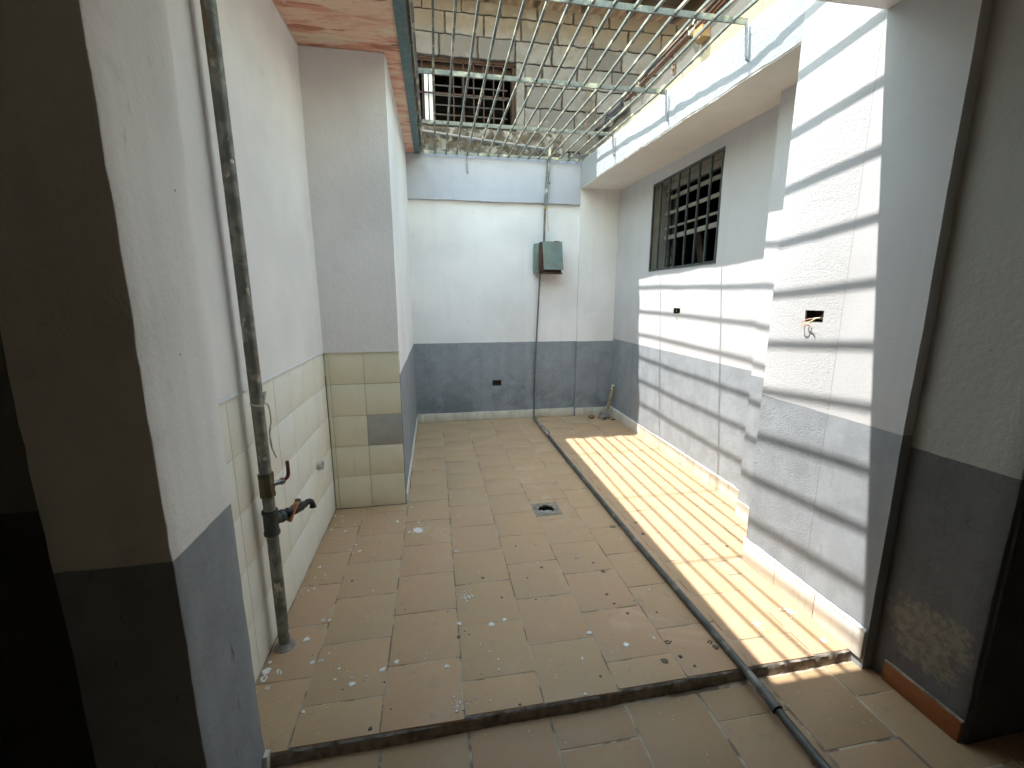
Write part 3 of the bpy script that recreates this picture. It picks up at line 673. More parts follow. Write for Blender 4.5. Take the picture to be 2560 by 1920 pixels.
obj('wall_left', box(-2.5, -2.39, -3.2, 1.4, -0.2, 2.75), 'room', enc); obj('wall_right', box(3.39, 3.5, -3.2, 1.3, -0.2, 2.75), 'room', enc)
obj('wall_behind', box(-2.5, 3.5, -3.3, -3.19, -0.2, 2.75), 'room', enc)
obj('ceiling', box(-2.5, 3.5, -3.3, 1.05, 2.68, 2.9), 'room', enc)

# ------------------------------------------------------------------ pink boarded soffit and steel edge
sf = thing('roof_overhang', 'peeling pink painted boards under the roof edge above the tiled wall', 'roof', (-0.55, 3.4, 2.95))
P = {}
for j, y in ((0, 1.60), (1, 5.24)):
    zb = 2.903 if j == 0 else 3.062
    for k in (0, 1):
        P[0, j, k] = (-1.05, y, zb + 0.16 * k); P[1, j, k] = (-0.135, y, zb + 0.16 * k)
zs = lambda y: 2.903 + (y - 1.60) * (3.062 - 2.903) / 3.64
edges = [1.60, 1.92, 2.30, 2.62, 2.98, 3.36, 3.72, 4.05, 4.42, 4.80, 5.24]
for i, (a, c) in enumerate(zip(edges[:-1], edges[1:])):
    dz = 0.0025 * noise.noise(Vector((i * 3.1, 0, 0)))
    Q = {(p, j, k): ((-1.05, -0.135)[p], (a + .0008, c - .0008)[j], zs((a, c)[j]) + dz + 0.022 * k) for p in (0, 1) for j in (0, 1) for k in (0, 1)}
    obj('board', hexa(Q, res=0.15, amp=0.0015, amp2=0.0008), 'soffit', sf)
Q = {(p, j, k): ((-1.3, -0.10)[p], (1.3, 5.40)[j], zs((1.3, 5.40)[j]) + 0.03 + 0.14 * k) for p in (0, 1) for j in (0, 1) for k in (0, 1)}
obj('roof_slab', hexa(Q, res=0.5, amp=0), 'cement_grey', sf)
b = bmesh.new()
lip(lambda t: (-0.742, 1.62 + t * 1.46, zs(1.62 + t * 1.46) - 0.006), 70, (1, 0, 0), 'paint_lip', sf, h=0.008, d=0.006, down=0.012)
lip(lambda t: (-0.745 + t * 0.5, 3.084, zs(3.084) - 0.006), 40, (0, -1, 0), 'paint_lip', sf, h=0.008, d=0.006, down=0.010)
lip(lambda t: (-0.247, 3.09 + t * 2.1, zs(3.09 + t * 2.1) - 0.006), 70, (1, 0, 0), 'paint_lip', sf, h=0.010, d=0.008, down=0.010)
sa = thing('steel_angle', 'teal painted steel edge beam between the pink boards and the overhead bars', 'beam', (-0.1, 3.4, 2.95))
for nm, (xa, xb), (za, zb), mt in (('flange', (-0.150, -0.088), (-0.012, -0.004), 'teal_beam'), ('web', (-0.094, -0.086), (-0.003, 0.075), 'rusty_bar'), ('rust_strip', (-0.085, -0.070), (0.03, 0.045), 'rusty_bar')):
    Q = {(p, j, k): ((xa, xb)[p], (1.60, 5.236)[j], zs((1.60, 5.236)[j]) + (za, zb)[k]) for p in (0, 1) for j in (0, 1) for k in (0, 1)}
    obj(nm, hexa(Q, res=0.12, amp=0.001, amp2=0.001), mt, sa)

# ------------------------------------------------------------------ overhead security grille
gr = thing('overhead_grille', 'teal painted steel security bars spanning overhead across the courtyard', 'grille', (0.8, 3.4, 3.0))
ZG = lambda y: 2.968 + 0.048 * (y - 3.26) if y > 3.26 else 2.968 + 0.005 * (y - 3.26)
def bx_(i, y):
    if y >= 3.24: return 0.05 + 0.1156 * i + 0.012 * (y - 3.24)
    if y >= 2.42:
        t = (3.24 - y) / 0.82; return (0.05 + 0.1156 * i) * (1 - t) + (0.046 + 0.1136 * i) * t
    t = (2.42 - y) / 0.8; return (0.046 + 0.1136 * i) * (1 - t) + (0.070 + 0.1146 * i) * t
YT = [1.64, 2.42, 3.26, 4.235, 5.19]
for i in range(15):
    pth = [(bx_(i, y) + 0.002 * noise.noise(Vector((i * 2.3, y, 0))), y, ZG(y) + 0.003 * noise.noise(Vector((i * 1.3, y, 4)))) for y in [1.62, 2.0, 2.42, 2.8, 3.26, 3.7, 4.235, 4.7, 5.23]]
    obj('bar', tube(pth, 0.0072, square=True), 'teal_bar', gr)
obj('edge_bar', tube([(-0.058, y, ZG(y)) for y in (1.62, 2.42, 3.26, 4.235, 5.23)], 0.008, square=True), 'teal_bar', gr)
for y in YT:
    z = ZG(y); x1 = 1.72 if y < 5 else 1.735
    obj('crossbar', box(-0.066, x1, y - 0.005, y + 0.005, z - 0.015, z + 0.015, res=0.2, amp=0.0015), 'teal_bar', gr)
    if 2 < y < 5:
        obj('anchor_leg', tube(curve([(1.706, y - .0, z + .012), (1.714, y - .004, z - .02), (1.718, y - .008, z - 0.09), (1.725, y - .012, z - 0.175), (1.738, y - .014, z - 0.19)], 5), 0.007, 8), 'leg', gr)
obj('anchor_leg', tube(curve([(0.414, 5.225, 3.085), (0.414, 5.222, 3.0), (0.420, 5.224, 2.90), (0.424, 5.238, 2.877)], 5), 0.008, 8), 'leg', gr)
obj('wire_tie', tube(curve([(1.17, 4.22, 3.035), (1.19, 4.24, 3.0), (1.185, 4.255, 2.97), (1.20, 4.25, 2.985), (1.205, 4.235, 3.03)], 6), 0.003, 6), 'rusty_bar', gr)

# ------------------------------------------------------------------ upright water pipe with valve and tap
wpipe = thing('water_pipe', 'upright galvanised water pipe with a ball valve and garden tap by the tiled wall', 'pipe', (-0.692, 1.79, 0))
px = lambda z: (-0.692, 1.80 - 0.018 * z / 2.4 + 0.010 * math.sin(z * 1.3), z)
obj('pipe', tube([px(z * 0.12 - 0.0) for z in range(25)], 0.0230, 20), 'galv', wpipe)
obj('mortar_ring', lathe([(-.005, .046), (.004, .042), (.010, .032), (.022, .0235)], px(0.0), (0, 0, 1), 18), 'cement', wpipe)
vb = obj('valve_body', lathe([(0, .021), (0, .0305), (.012, .0310), (.030, .0290), (.034, .0305), (.062, .0305), (.066, .0290), (.084, .0310), (.096, .0305), (.096, .021)], px(0.705), (0, 0, 1), 8), 'brass', wpipe)
obj('valve_stem', lathe([(0, .010), (.030, .010), (.030, .013), (.044, .013), (.044, .007), (.050, .007)], (-0.668, 1.80, 0.755), (0.75, 0.66, 0), 10), 'steel', vb)
obj('valve_handle', hexa({(i, j, k): Vector((-0.644, 1.822, 0.755)) + Vector((0.75, 0.66, 0)) * (0.012 * i) + Vector((-.66, .75, 0)) * ((j - .5) * 0.018) + Vector((0, 0, (k - .3) * 0.018)) for i in (0, 1) for j in (0, 1) for k in (0, 1)}, amp=0), 'valve_handle', vb)
obj('valve_handle', tube(curve([(-0.640, 1.826, 0.755), (-0.625, 1.840, 0.765), (-0.620, 1.844, 0.785), (-0.620, 1.844, 0.835)], 5), 0.0075, 8), 'valve_handle', vb)
te = obj('tee', lathe([(0, .0215), (0, .0305), (.012, .0315), (.016, .0290), (.028, .0280), (.080, .0280), (.092, .0290), (.096, .0315), (.108, .0305), (.108, .0215)], px(0.535), (0, 0, 1), 20), 'iron', wpipe)
TD = Vector((0.55, 0.83, 0)).normalized(); T0 = Vector(px(0.592))
obj('tee_branch', lathe([(0.010, .024), (.040, .024), (.042, .027), (.058, .027), (.058, .016)], T0, TD, 20), 'iron', te)
tap = obj('tap_body', lathe([(.055, .016), (.070, .019), (.074, .0215), (.086, .0215), (.090, .018), (.104, .018), (.110, .0225), (.150, .0215), (.156, .017), (.172, .015)], T0, TD, 16), 'tap', wpipe)
sp_ = T0 + TD * 0.170
obj('tap_spout', tube(curve([sp_, sp_ + TD * .018 + Vector((0, 0, .004)), sp_ + TD * .034 + Vector((0, 0, -.006)), sp_ + TD * .040 + Vector((0, 0, -.024)), sp_ + TD * .040 + Vector((0, 0, -.034))], 5), [0.0125] * 16 + [.0125, .014, .015, .015, .015], 14), 'tap', tap)
hs = T0 + TD * 0.128; side = Vector((0.83, -0.55, 0))
obj('tap_stem', lathe([(0, .009), (.034, .009), (.034, .012), (.040, .012)], hs, (0.15, 0.0, 1), 10), 'tap', tap)
h0 = hs + Vector((0.004, 0, 0.034)); h1 = hs - TD * 0.062 + side * 0.020 + Vector((0, 0, -0.030)); hm = h0 - TD * 0.020 + side * 0.012 + Vector((0, 0, -0.004))
b = bmesh.new()
wv = (TD * 0.4 + Vector((0, 0, 0.6))).cross(side).normalized()
pts = [h0 + TD * .010, h0, hm, h1]; rows = []
for p in pts:
    rows.append([b.verts.new(p + TD * a_ + Vector((0, 0, c__)) + side * .012 * s_) for (a_, c__, s_) in ((0, .003, -1), (0, .003, 1), (.004, -.003, 1), (.004, -.003, -1))])
for a, c in zip(rows[:-1], rows[1:]):
    for k in range(4): b.faces.new((a[k], a[(k + 1) % 4], c[(k + 1) % 4], c[k]))
b.faces.new(rows[0][::-1]); b.faces.new(rows[-1])
obj('tap_handle', b, 'tap_handle', tap)
# string tied round the pipe
stg = thing('string', 'frayed pale string tied around the upright galvanised pipe', 'string', (-0.665, 1.81, 1.09))
zc = 1.09
obj('loop', tube([Vector(px(zc)) + Vector((math.cos(a) * .0235, math.sin(a) * .0235, 0.004 * math.sin(2 * a))) for a in [k * 2 * math.pi / 20 for k in range(21)]], 0.0035, 6), 'string', stg)
kp = Vector((-0.670, 1.812, zc))
obj('tail', tube(curve([kp, kp + Vector((.004, .022, -.012)), kp + Vector((.004, .036, -.05)), kp + Vector((.002, .040, -.092)), kp + Vector((0, .026, -.11)), kp + Vector((0, .018, -.135)), kp + Vector((0, .024, -.165)), kp + Vector((0, .030, -.20)), kp + Vector((.002, .055, -.245))], 5), 0.0026, 6), 'string', stg)
obj('tail', tube(curve([kp + Vector((.002, .038, -.088)), kp + Vector((0, .032, -.115)), kp + Vector((0, .016, -.15)), kp + Vector((0, .022, -.19)), kp + Vector((0, .040, -.215))], 5), 0.0022, 6), 'string', stg)
for dx in (-.004, .004, .009):
    obj('frayed_end', tube(curve([kp, kp + Vector((0, .004 + dx, .02)), kp + Vector((.002, .006 + dx * 1.6, .045))], 4), 0.0016, 5), 'string', stg)

# ------------------------------------------------------------------ conduit across the floor and up the back wall
fc = thing('floor_conduit', 'grey metal pipe lying across the tiled floor and over the step', 'pipe', (1.19, 3.0, 0))
fpts = [(1.205, 5.20, 0.026), (1.20, 5.05, 0.019), (1.188, 4.2, 0.020), (1.184, 3.2, 0.018), (1.186, 2.2, 0.018), (1.193, 1.6, 0.018), (1.200, 1.30, 0.012), (1.205, 1.20, 0.002), (1.222, 0.95, -0.024), (1.26, 0.3, -0.032), (1.32, -0.6, -0.032)]
obj('pipe', tube(curve(fpts, 6), 0.0160, 16), 'conduit', fc)
obj('coupling', lathe([(0, .0160), (0, .0210), (.014, .0222), (.018, .0205), (.072, .0205), (.076, .0225), (.090, .0215), (.090, .0160)], (1.2035, 1.245, 0.008), (0.012, -0.99, -0.085), 20), 'conduit', fc)
b = tube(curve([(1.20, 5.10, 0.028), (1.19, 4.6, 0.026), (1.187, 4.45, 0.021)], 6), 0.0185, 12); wobble(b, 0.004, 30)
obj('mortar_smear', b, 'cement', fc)
for i, (y, s) in enumerate(((4.62, .020), (4.72, .017), (4.50, .024), (4.95, .014))):
    b = bmesh.new(); bmesh.ops.create_icosphere(b, subdivisions=3, radius=s)
    for v in b.verts: v.co = Vector((v.co.x * 1.0 + 1.192, v.co.y * 1.3 + y, v.co.z * 0.8 + 0.045)); v.co += noise.noise_vector(v.co * 60) * 0.007
    obj('mortar_lump', b, 'cement', fc)
cr = thing('wall_conduit', 'thin grey conduit rising up the back wall from the floor to the meter box', 'pipe', (1.21, 5.24, 0))
obj('pipe', tube(curve([(1.205, 5.185, 0.03), (1.212, 5.235, 0.10), (1.222, 5.245, 0.6), (1.25, 5.245, 1.3), (1.268, 5.23, 1.80)], 6), 0.0095, 12), 'conduit_dirty', cr)
cu = thing('wall_conduit', 'upper conduit running from the meter box up past the beam into the bars', 'pipe', (1.31, 5.2, 2.14))
obj('pipe', tube(curve([(1.302, 5.19, 2.12), (1.312, 5.205, 2.5), (1.322, 5.205, 2.62)], 6), 0.013, 12), 'conduit_dirty', cu)
obj('sleeve', tube(curve([(1.320, 5.20, 2.56), (1.335, 5.20, 2.80), (1.352, 5.20, 3.05), (1.36, 5.20, 3.18)], 6), 0.0165, 12), 'teal_bar', cu)
obj('side_rod', tube(curve([(1.308, 5.215, 2.60), (1.33, 5.212, 2.95), (1.335, 5.212, 3.07)], 6), 0.006, 8), 'teal_bar', cu)
obj('screw', lathe([(0, .006), (.02, .006), (.02, .009), (.026, .009)], (1.345, 5.20, 2.80), (.6, -.8, 0), 8), 'steel', cu)
yt = thing('wire_tie', 'yellow wire twisted around the conduit above the meter box', 'wire', (1.31, 5.19, 2.5))
for z in (2.52, 2.527, 2.534, 2.54):
    obj('loop', tube([(1.317 + math.cos(a) * .0165, 5.204 + math.sin(a) * .0165, z + .003 * math.sin(a)) for a in [k * math.pi / 8 for k in range(17)]], 0.0032, 6), 'yellow', yt)
obj('tail', tube(curve([(1.325, 5.185, 2.525), (1.335, 5.18, 2.48), (1.330, 5.18, 2.44), (1.345, 5.18, 2.425), (1.333, 5.18, 2.40), (1.345, 5.18, 2.33), (1.352, 5.18, 2.27)], 6), 0.0028, 6), 'yellow', yt)
mb = thing('meter_box', 'weathered green grey metal meter box hanging on the back wall', 'meter box', (1.36, 5.2, 1.79))
obj('back_box', box(1.19, 1.50, 5.17, 5.268, 1.802, 2.132, bev=0.006), 'box_green', mb)
obj('inner_case', box(1.235, 1.496, 5.105, 5.17, 1.797, 2.142, bev=0.005), 'box_rust', mb)
Q = {}
for i, x in ((0, 1.258), (1, 1.492)):
    for j in (0, 1):
        for k in (0, 1):
            Q[i, j, k] = (x + (0.014 if k == 0 else 0.0), 5.098 - 0.006 * (1 - j) - (0.040 if k == 0 else 0.002), (1.828 if k == 0 else 2.146))
obj('door', hexa(Q, res=0.04, amp=0.003, amp2=0.001), 'box_green', mb)
obj('bottom_lip', box(1.262, 1.50, 5.065, 5.17, 1.783, 1.797, bev=0.003), 'box_rust', mb)
obj('hinge', box(1.40, 1.46, 5.088, 5.11, 2.143, 2.152), 'box_rust', mb)

# ------------------------------------------------------------------ floor drain, stub pipe, debris
fd = thing('floor_drain', 'open round floor drain set in a rough grey cement square', 'drain', (DRAIN[0], DRAIN[1], 0))
b = ring_plate(DRAIN[0], DRAIN[1], -0.0012, 0.100, 0.062, 0.02, 40); 
obj('cement_square', b, 'drain_cement', fd)
b = ring_plate(DRAIN[0], DRAIN[1], 0.0025, 0.076, 0.0575, 0.01, 40, jitter=0.03); obj('rim', b, 'drain_cement', fd)
obj('pipe_wall', tube([(*DRAIN, 0.0), (*DRAIN, -0.12)], 0.0585, 32, cap=False), 'black_hole', fd)
obj('drain_bottom', box(DRAIN[0] - .06, DRAIN[0] + .06, DRAIN[1] - .06, DRAIN[1] + .06, -0.13, -0.10), 'black_hole', fd)
for i, (dx, dy, s) in enumerate(((-.018, -.012, .014), (.018, .006, .024), (-.03, .02, .017), (.03, -.02, .014))):
    b = bmesh.new(); bmesh.ops.create_icosphere(b, subdivisions=2, radius=s)
    for v in b.verts: v.co = Vector((v.co.x * 1.5, v.co.y, v.co.z * .6)) + noise.noise_vector(v.co * 70) * .006 + Vector((DRAIN[0] + dx, DRAIN[1] + dy, -.030))
    obj('debris', b, 'cement_grey' if i != 0 else 'paint_spot', fd)
# the floor bed must open under the drain: lower it there
sp = thing('stub_pipe', 'slanted stained plastic stub pipe set in mortar in the back corner', 'pipe', (2.10, 5.10, 0))
b0, b1 = Vector((2.115, 5.10, 0.02)), Vector((2.205, 5.085, 0.425))
b = tube([b0, b0.lerp(b1, .5) + Vector((.006, 0, 0)), b1], 0.019, 16, cap=False)
tube([b1, b0], 0.0155, 16, bm=b, cap=True)
obj('pipe', b, 'pvc', sp)
d_ = (b1 - b0).normalized()
b = tube([b1 - d_ * .055, b1 + d_ * .004], 0.0225, 16, cap=False); tube([b1 + d_ * .004, b1 - d_ * .05], 0.0185, 16, bm=b, cap=True); obj('end_sleeve', b, 'white_pvc', sp)
obj('opening', lathe([(0, .0005), (0, .012), (.003, .012)], b1 - d_ * .03 + Vector((-.004, -.0225, 0)), (0, -1, .2), 12), 'black_hole', sp)
b = bmesh.new(); bmesh.ops.create_icosphere(b, subdivisions=4, radius=0.05)
for v in b.verts:
    q = v.co.normalized(); v.co = Vector((q.x * .075, q.y * .06, q.z * (.13 if q.z > 0 else .03) * (1 - 0.55 * min(1, math.hypot(q.x, q.y))))) + noise.noise_vector(q * 4) * .016 + Vector((2.105, 5.11, .012))
obj('mortar_heap', b, 'cement', sp)
b = bmesh.new(); bmesh.ops.create_icosphere(b, subdivisions=3, radius=0.035)
for v in b.verts: v.co = Vector((v.co.x * 1.2, v.co.y, v.co.z * .75)) + noise.noise_vector(v.co * 30) * .012 + Vector((1.93, 5.10, .024))
props(obj('stone', b, 'stone'), 'brown stone lying by the column at the back corner', 'stone')
for i, (x, y, L, rz) in enumerate(((2.06, 4.98, .05, .4), (2.12, 5.0, .045, 1.2), (2.17, 4.97, .05, 2.3), (2.16, 5.06, .035, 0.2))):
    b = bmesh.new(); nL = 6; rows = []
    for k in range(nL + 1):
        t = k / nL; w = 0.011 * math.sin(math.pi * t) + .0006; c, s = math.cos(rz), math.sin(rz)
        rows.append([b.verts.new((x + (t - .5) * L * c - q * w * s, y + (t - .5) * L * s + q * w * c, 0.004 + .012 * abs(q) + .006 * math.sin(3 * t + i))) for q in (-1, 0, 1)])
    for a, c in zip(rows[:-1], rows[1:]):
        for k in (0, 1): b.faces.new((a[k], a[k + 1], c[k + 1], c[k]))
    bmesh.ops.solidify(b, geom=b.faces[:], thickness=.001)
    props(obj('dry_leaf', b, 'leaf'), 'small dry curled leaf on the floor beside the slanted stub pipe', 'leaf', 'dry leaves by the stub pipe')

W = [(-0.686, 2.377, 0.011), (-0.64, 2.298, 0.011), (-0.641, 2.366, 0.005), (-0.686, 2.28, 0.006), (-0.667, 2.18, 0.008), (-0.694, 2.17, 0.007), (-0.712, 2.144, 0.004), (-0.525, 2.581, 0.009), (-0.489, 2.504, 0.012), (-0.545, 2.525, 0.004), (-0.525, 2.491, 0.005), (-0.4, 2.449, 0.006), (-0.292, 2.831, 0.012), (-0.148, 2.79, 0.009), (-0.205, 2.676, 0.011), (-0.128, 2.871, 0.005), (0.12, 2.84, 0.008), (-0.15, 2.692, 0.036), (-0.678, 2.969, 0.007), (-0.668, 2.912, 0.006), (-0.714, 2.798, 0.008), (-0.701, 2.858, 0.005), (-0.701, 2.69, 0.005), (-0.569, 2.833, 0.005), (-0.73, 2.987, 0.008), (-0.618, 2.759, 0.011), (-0.481, 3.07, 0.007), (-0.36, 2.111, 0.007), (-0.207, 3.023, 0.011), (-0.535, 1.927, 0.01), (-0.565, 1.932, 0.011), (-0.609, 1.82, 0.015), (-0.603, 1.9, 0.005), (-0.55, 1.683, 0.011), (-0.519, 1.685, 0.012), (-0.724, 1.67, 0.018), (-0.718, 1.634, 0.019), (-0.691, 1.584, 0.01), (-0.725, 1.713, 0.008), (-0.671, 1.656, 0.017), (-0.491, 1.719, 0.006), (-0.433, 1.63, 0.007), (-0.439, 1.578, 0.008), (-0.374, 1.574, 0.006), (-0.367, 1.545, 0.015), (-0.318, 1.573, 0.006), (-0.257, 1.594, 0.014), (-0.204, 1.624, 0.012), (-0.09, 1.592, 0.005), (-0.087, 1.621, 0.004), (-0.128, 1.562, 0.004), (0.002, 1.565, 0.011), (-0.08, 1.644, 0.004), (0.28, 1.787, 0.011), (0.214, 1.768, 0.014), (0.069, 1.798, 0.012), (0.088, 2.397, 0.014), (0.218, 1.562, 0.006), (0.213, 1.511, 0.007), (0.163, 1.377, 0.006), (-0.403, 1.466, 0.005), (-0.438, 1.454, 0.004), (-0.523, 1.453, 0.009), (0.537, 2.196, 0.006), (0.187, 1.609, 0.005), (1.061, 1.867, 0.008), (1.093, 2.109, 0.005), (0.569, 1.506, 0.009), (0.524, 1.341, 0.008), (0.648, 1.638, 0.012), (0.784, 1.543, 0.015), (0.746, 1.61, 0.005), (0.913, 1.701, 0.003), (1.122, 2.358, 0.007), (0.769, 1.914, 0.004), (0.922, 1.557, 0.008), (1.659, 1.413, 0.014), (0.778, 2.998, 0.007), (0.854, 2.718, 0.007)]
DK = [(0.214, 2.12, 0.011), (0.454, 2.077, 0.006), (0.573, 2.386, 0.005), (0.292, 1.945, 0.007), (-0.189, 1.94, 0.006), (0.109, 1.723, 0.004), (-0.272, 1.345, 0.008), (0.269, 1.343, 0.006), (-0.242, 1.533, 0.005), (-0.399, 1.526, 0.003), (-0.483, 2.217, 0.009), (0.447, 2.394, 0.007), (0.552, 2.155, 0.01), (0.46, 1.898, 0.005), (0.061, 1.718, 0.01), (0.855, 2.146, 0.007), (0.772, 2.205, 0.006), (0.882, 2.058, 0.013), (0.827, 1.873, 0.01), (0.838, 1.802, 0.009), (0.875, 1.727, 0.008), (0.971, 1.525, 0.013), (0.905, 1.433, 0.015), (0.983, 1.444, 0.009), (1.016, 1.388, 0.008), (0.612, 1.409, 0.007), (1.727, 2.166, 0.012), (1.303, 2.532, 0.012), (1.285, 2.39, 0.013), (1.016, 1.708, 0.006), (1.127, 2.509, 0.021), (1.155, 1.494, 0.013), (1.162, 1.464, 0.015)]
SPL = [(0.125, 1.977, 0.034), (0.039, 1.375, 0.040), (1.653, 1.6, 0.035), (1.445, 1.559, 0.03), (-0.15, 2.69, 0.03), (0.30, 1.21, 0.02)]
def spots(lst, name, mat, z=0.0035, el=0.6):
    b = bmesh.new()
    for (x, y, r) in lst:
        zz = z if y > 1.33 else z - 0.05
        a0 = random.uniform(0, 6.3); e = random.uniform(el, 1.0); n = 12; hollow = r > 0.009 and random.random() < 0.35
        ring = []
        for k in range(n):
            a = 2 * math.pi * k / n; q = r * (1 + random.uniform(-.28, .22)); u, v = math.cos(a) * q, math.sin(a) * q * e
            ring.append((u * math.cos(a0) - v * math.sin(a0), u * math.sin(a0) + v * math.cos(a0)))
        c = b.verts.new((x, y, zz + .0008)) if not hollow else None
        o = [b.verts.new((x + p[0], y + p[1], zz - .002)) for p in ring]; i_ = [b.verts.new((x + p[0] * .8, y + p[1] * .8, zz + .0005)) for p in ring]
        i2 = [b.verts.new((x + p[0] * .45, y + p[1] * .45, zz - .002)) for p in ring] if hollow else None
        for k in range(n):
            q = (k + 1) % n; b.faces.new((o[k], o[q], i_[q], i_[k]))
            if hollow: b.faces.new((i_[k], i_[q], i2[q], i2[k]))
            else: b.faces.new((i_[k], i_[q], c))
    return obj(name, b, mat, kind='stuff')
extra = []
for (x, y, r) in SPL:
    for k in range(38):
        a = random.uniform(0, 6.3); d = r * abs(random.gauss(0, .7)); extra.append((x + math.cos(a) * d, y + math.sin(a) * d * 1.1, random.uniform(.0015, .006)))
for k in range(150):
    x = random.choice((random.uniform(-.72, -.1), random.uniform(-.72, 1.7))); y = random.uniform(1.36, 3.0)
    if not (x > 1.1 and x < 1.27): extra.append((x, y, random.uniform(.001, .0032)))
props(spots([s for s in W + extra if s[1] > 1.34 and s[0] < 1.7], 'paint_splatter', 'paint_spot'), 'white paint drips spattered over the tan floor tiles', 'paint')
dk2 = [(random.uniform(-.7, 2.1), random.uniform(1.36, 5.0), random.uniform(.0012, .0035)) for _ in range(110)]
props(spots([s for s in DK + dk2 if not (s[1] < 2.05 and s[0] > 1.7) and not (s[1] > 3.05 and s[0] < -.2)], 'dirt_spots', 'dirt_spot', 0.003), 'small dark dirt spots scattered on the tan floor tiles', 'dirt')

# ------------------------------------------------------------------ neighbour's block wall above the back wall
nb = thing('block_wall', 'unplastered concrete block wall of the neighbouring house above the back wall', 'wall', (1.5, 5.5, 2.9))
WX0, WX1, WB, WT = -0.10, 1.005, 3.395, 4.115
obj('mortar_bed', panel((-1.5, 4.6), (2.70, 4.66), [(WX0, WX1, WB, WT)], lambda u, v: (u, 5.415, v), (0, 0.16, 0), amp2=0.004, res=0.1), 'mortar', nb)
rows_z = [2.98, 3.20, 3.43, 3.645, 3.872, 4.093, 4.312, 4.528, 4.655]
for r in range(8):
    z0, z1 = rows_z[r], rows_z[r + 1]
    off = 0.637 if r % 2 == 0 else 0.572
    off = [0.80, 0.62, 0.86, 0.70, 0.88, 0.572, 0.637, 0.82][r]
    x = off - 0.42 * 5
    while x < 4.4:
        a, c = x + 0.007 + random.uniform(-.006, .008), x + 0.413 + random.uniform(-.008, .006)
        segs = [(a, c)]
        if z1 > WB + .03 and z0 < WT - .03:
            segs = []
            if a < WX0 - .03: segs.append((a, min(c, WX0 - .004)))
            if c > 1.13: segs.append((max(a, 1.105), c))
        for (p, q) in segs:
            if q - p < 0.03: continue
            pr_ = random.uniform(0, .010)
            bb = box(p, q, 5.388 - pr_, 5.44, z0 + 0.006, z1 - 0.006, res=0.033, bev=0.005, amp2=0.009, seg=1)
            obj('block', bb, 'block', nb)
        x += 0.42
obj('plaster_strip', box(1.008, 1.098, 5.386, 5.43, 3.30, 4.09, res=0.05, amp2=0.004), flatmat('grey_render', (0.19, 0.19, 0.195), 0.95, var=0.35, scale=14, bump=0.5), nb)
b = box(-0.9, 1.55, 5.355, 5.42, 2.99, 3.375, res=0.022)
for v in b.verts:
    if v.co.y < 5.40: v.co += Vector((0, -1, 0)) * (0.03 * noise.noise(v.co * 11) + 0.028 * abs(noise.noise(v.co * 26)) + .016 * noise.noise(v.co * 55))
obj('lumpy_mortar', b, 'lump', nb)
bwn = thing('barred_window', 'dark window with red brown bars and a pale frame in the block wall', 'window', (0.45, 5.45, WB))
obj('header', box(WX0, WX1, 5.425, 5.56, 4.075, 4.112, res=0.2), 'wood_red', bwn)
obj('inner_head', box(WX0, WX1, 5.50, 5.60, 3.985, 4.074, res=0.2), 'wood_red', bwn)
obj('sill', box(WX0, WX1, 5.41, 5.57, 3.397, 3.42), 'black_hole', bwn)
obj('side_frame', box(0.965, 1.003, 5.44, 5.56, 3.42, 4.07), 'wood_red', bwn)
for k in range(10):
    x = -0.04 + k * 0.113
    if k in (2,): continue
    obj('bar', tube([(x, 5.44, 3.41), (x, 5.44, 4.10)], 0.006, square=True), 'red_bar', bwn)
for z in (3.43, 3.745, 4.065):
    obj('crossbar', box(WX0 + .01, WX1 - .04, 5.434, 5.446, z - .008, z + .008), 'red_bar', bwn)
for x in (-0.022, 0.030):
    obj('pale_stile', box(x, x + .040, 5.47, 5.50, 3.40, 3.94), 'frame_white', bwn)
for k in range(5):
    z = 3.47 + k * 0.10
    obj('louvre_blade', box(0.09, 0.93, 5.56, 5.57, z, z + 0.014), 'slat_dark', bwn)
obj('mullion', box(0.40, 0.43, 5.515, 5.55, 3.40, 3.98), 'black_hole', bwn)
b = bmesh.new(); box(-0.3, 1.3, 6.6, 6.7, 3.0, 4.6, bm=b); box(-0.4, -0.3, 5.58, 6.7, 3.0, 4.6, bm=b); box(1.3, 1.4, 5.58, 6.7, 3.0, 4.6, bm=b); box(-0.4, 1.4, 5.58, 6.7, 2.9, 3.0, bm=b); box(-0.4, 1.4, 5.58, 6.7, 4.5, 4.6, bm=b)
obj('room_shell', b, 'dark_room', setting('house_room', (0.5, 6, 3)))
gp2 = thing('grey_pipe', 'thin grey plastic pipe running along the foot of the block wall', 'pipe', (0.6, 5.33, 3.25))
obj('pipe', tube(curve([(-0.5, 5.315, 3.34), (-0.06, 5.30, 3.305), (0.6, 5.30, 3.25), (1.33, 5.30, 3.195)], 6), 0.0125, 10), 'pvc_grey', gp2)
obj('elbow', tube(curve([(1.32, 5.30, 3.196), (1.355, 5.28, 3.193), (1.362, 5.21, 3.185), (1.36, 5.20, 3.165)], 5), 0.0165, 10), 'pvc_grey', gp2)

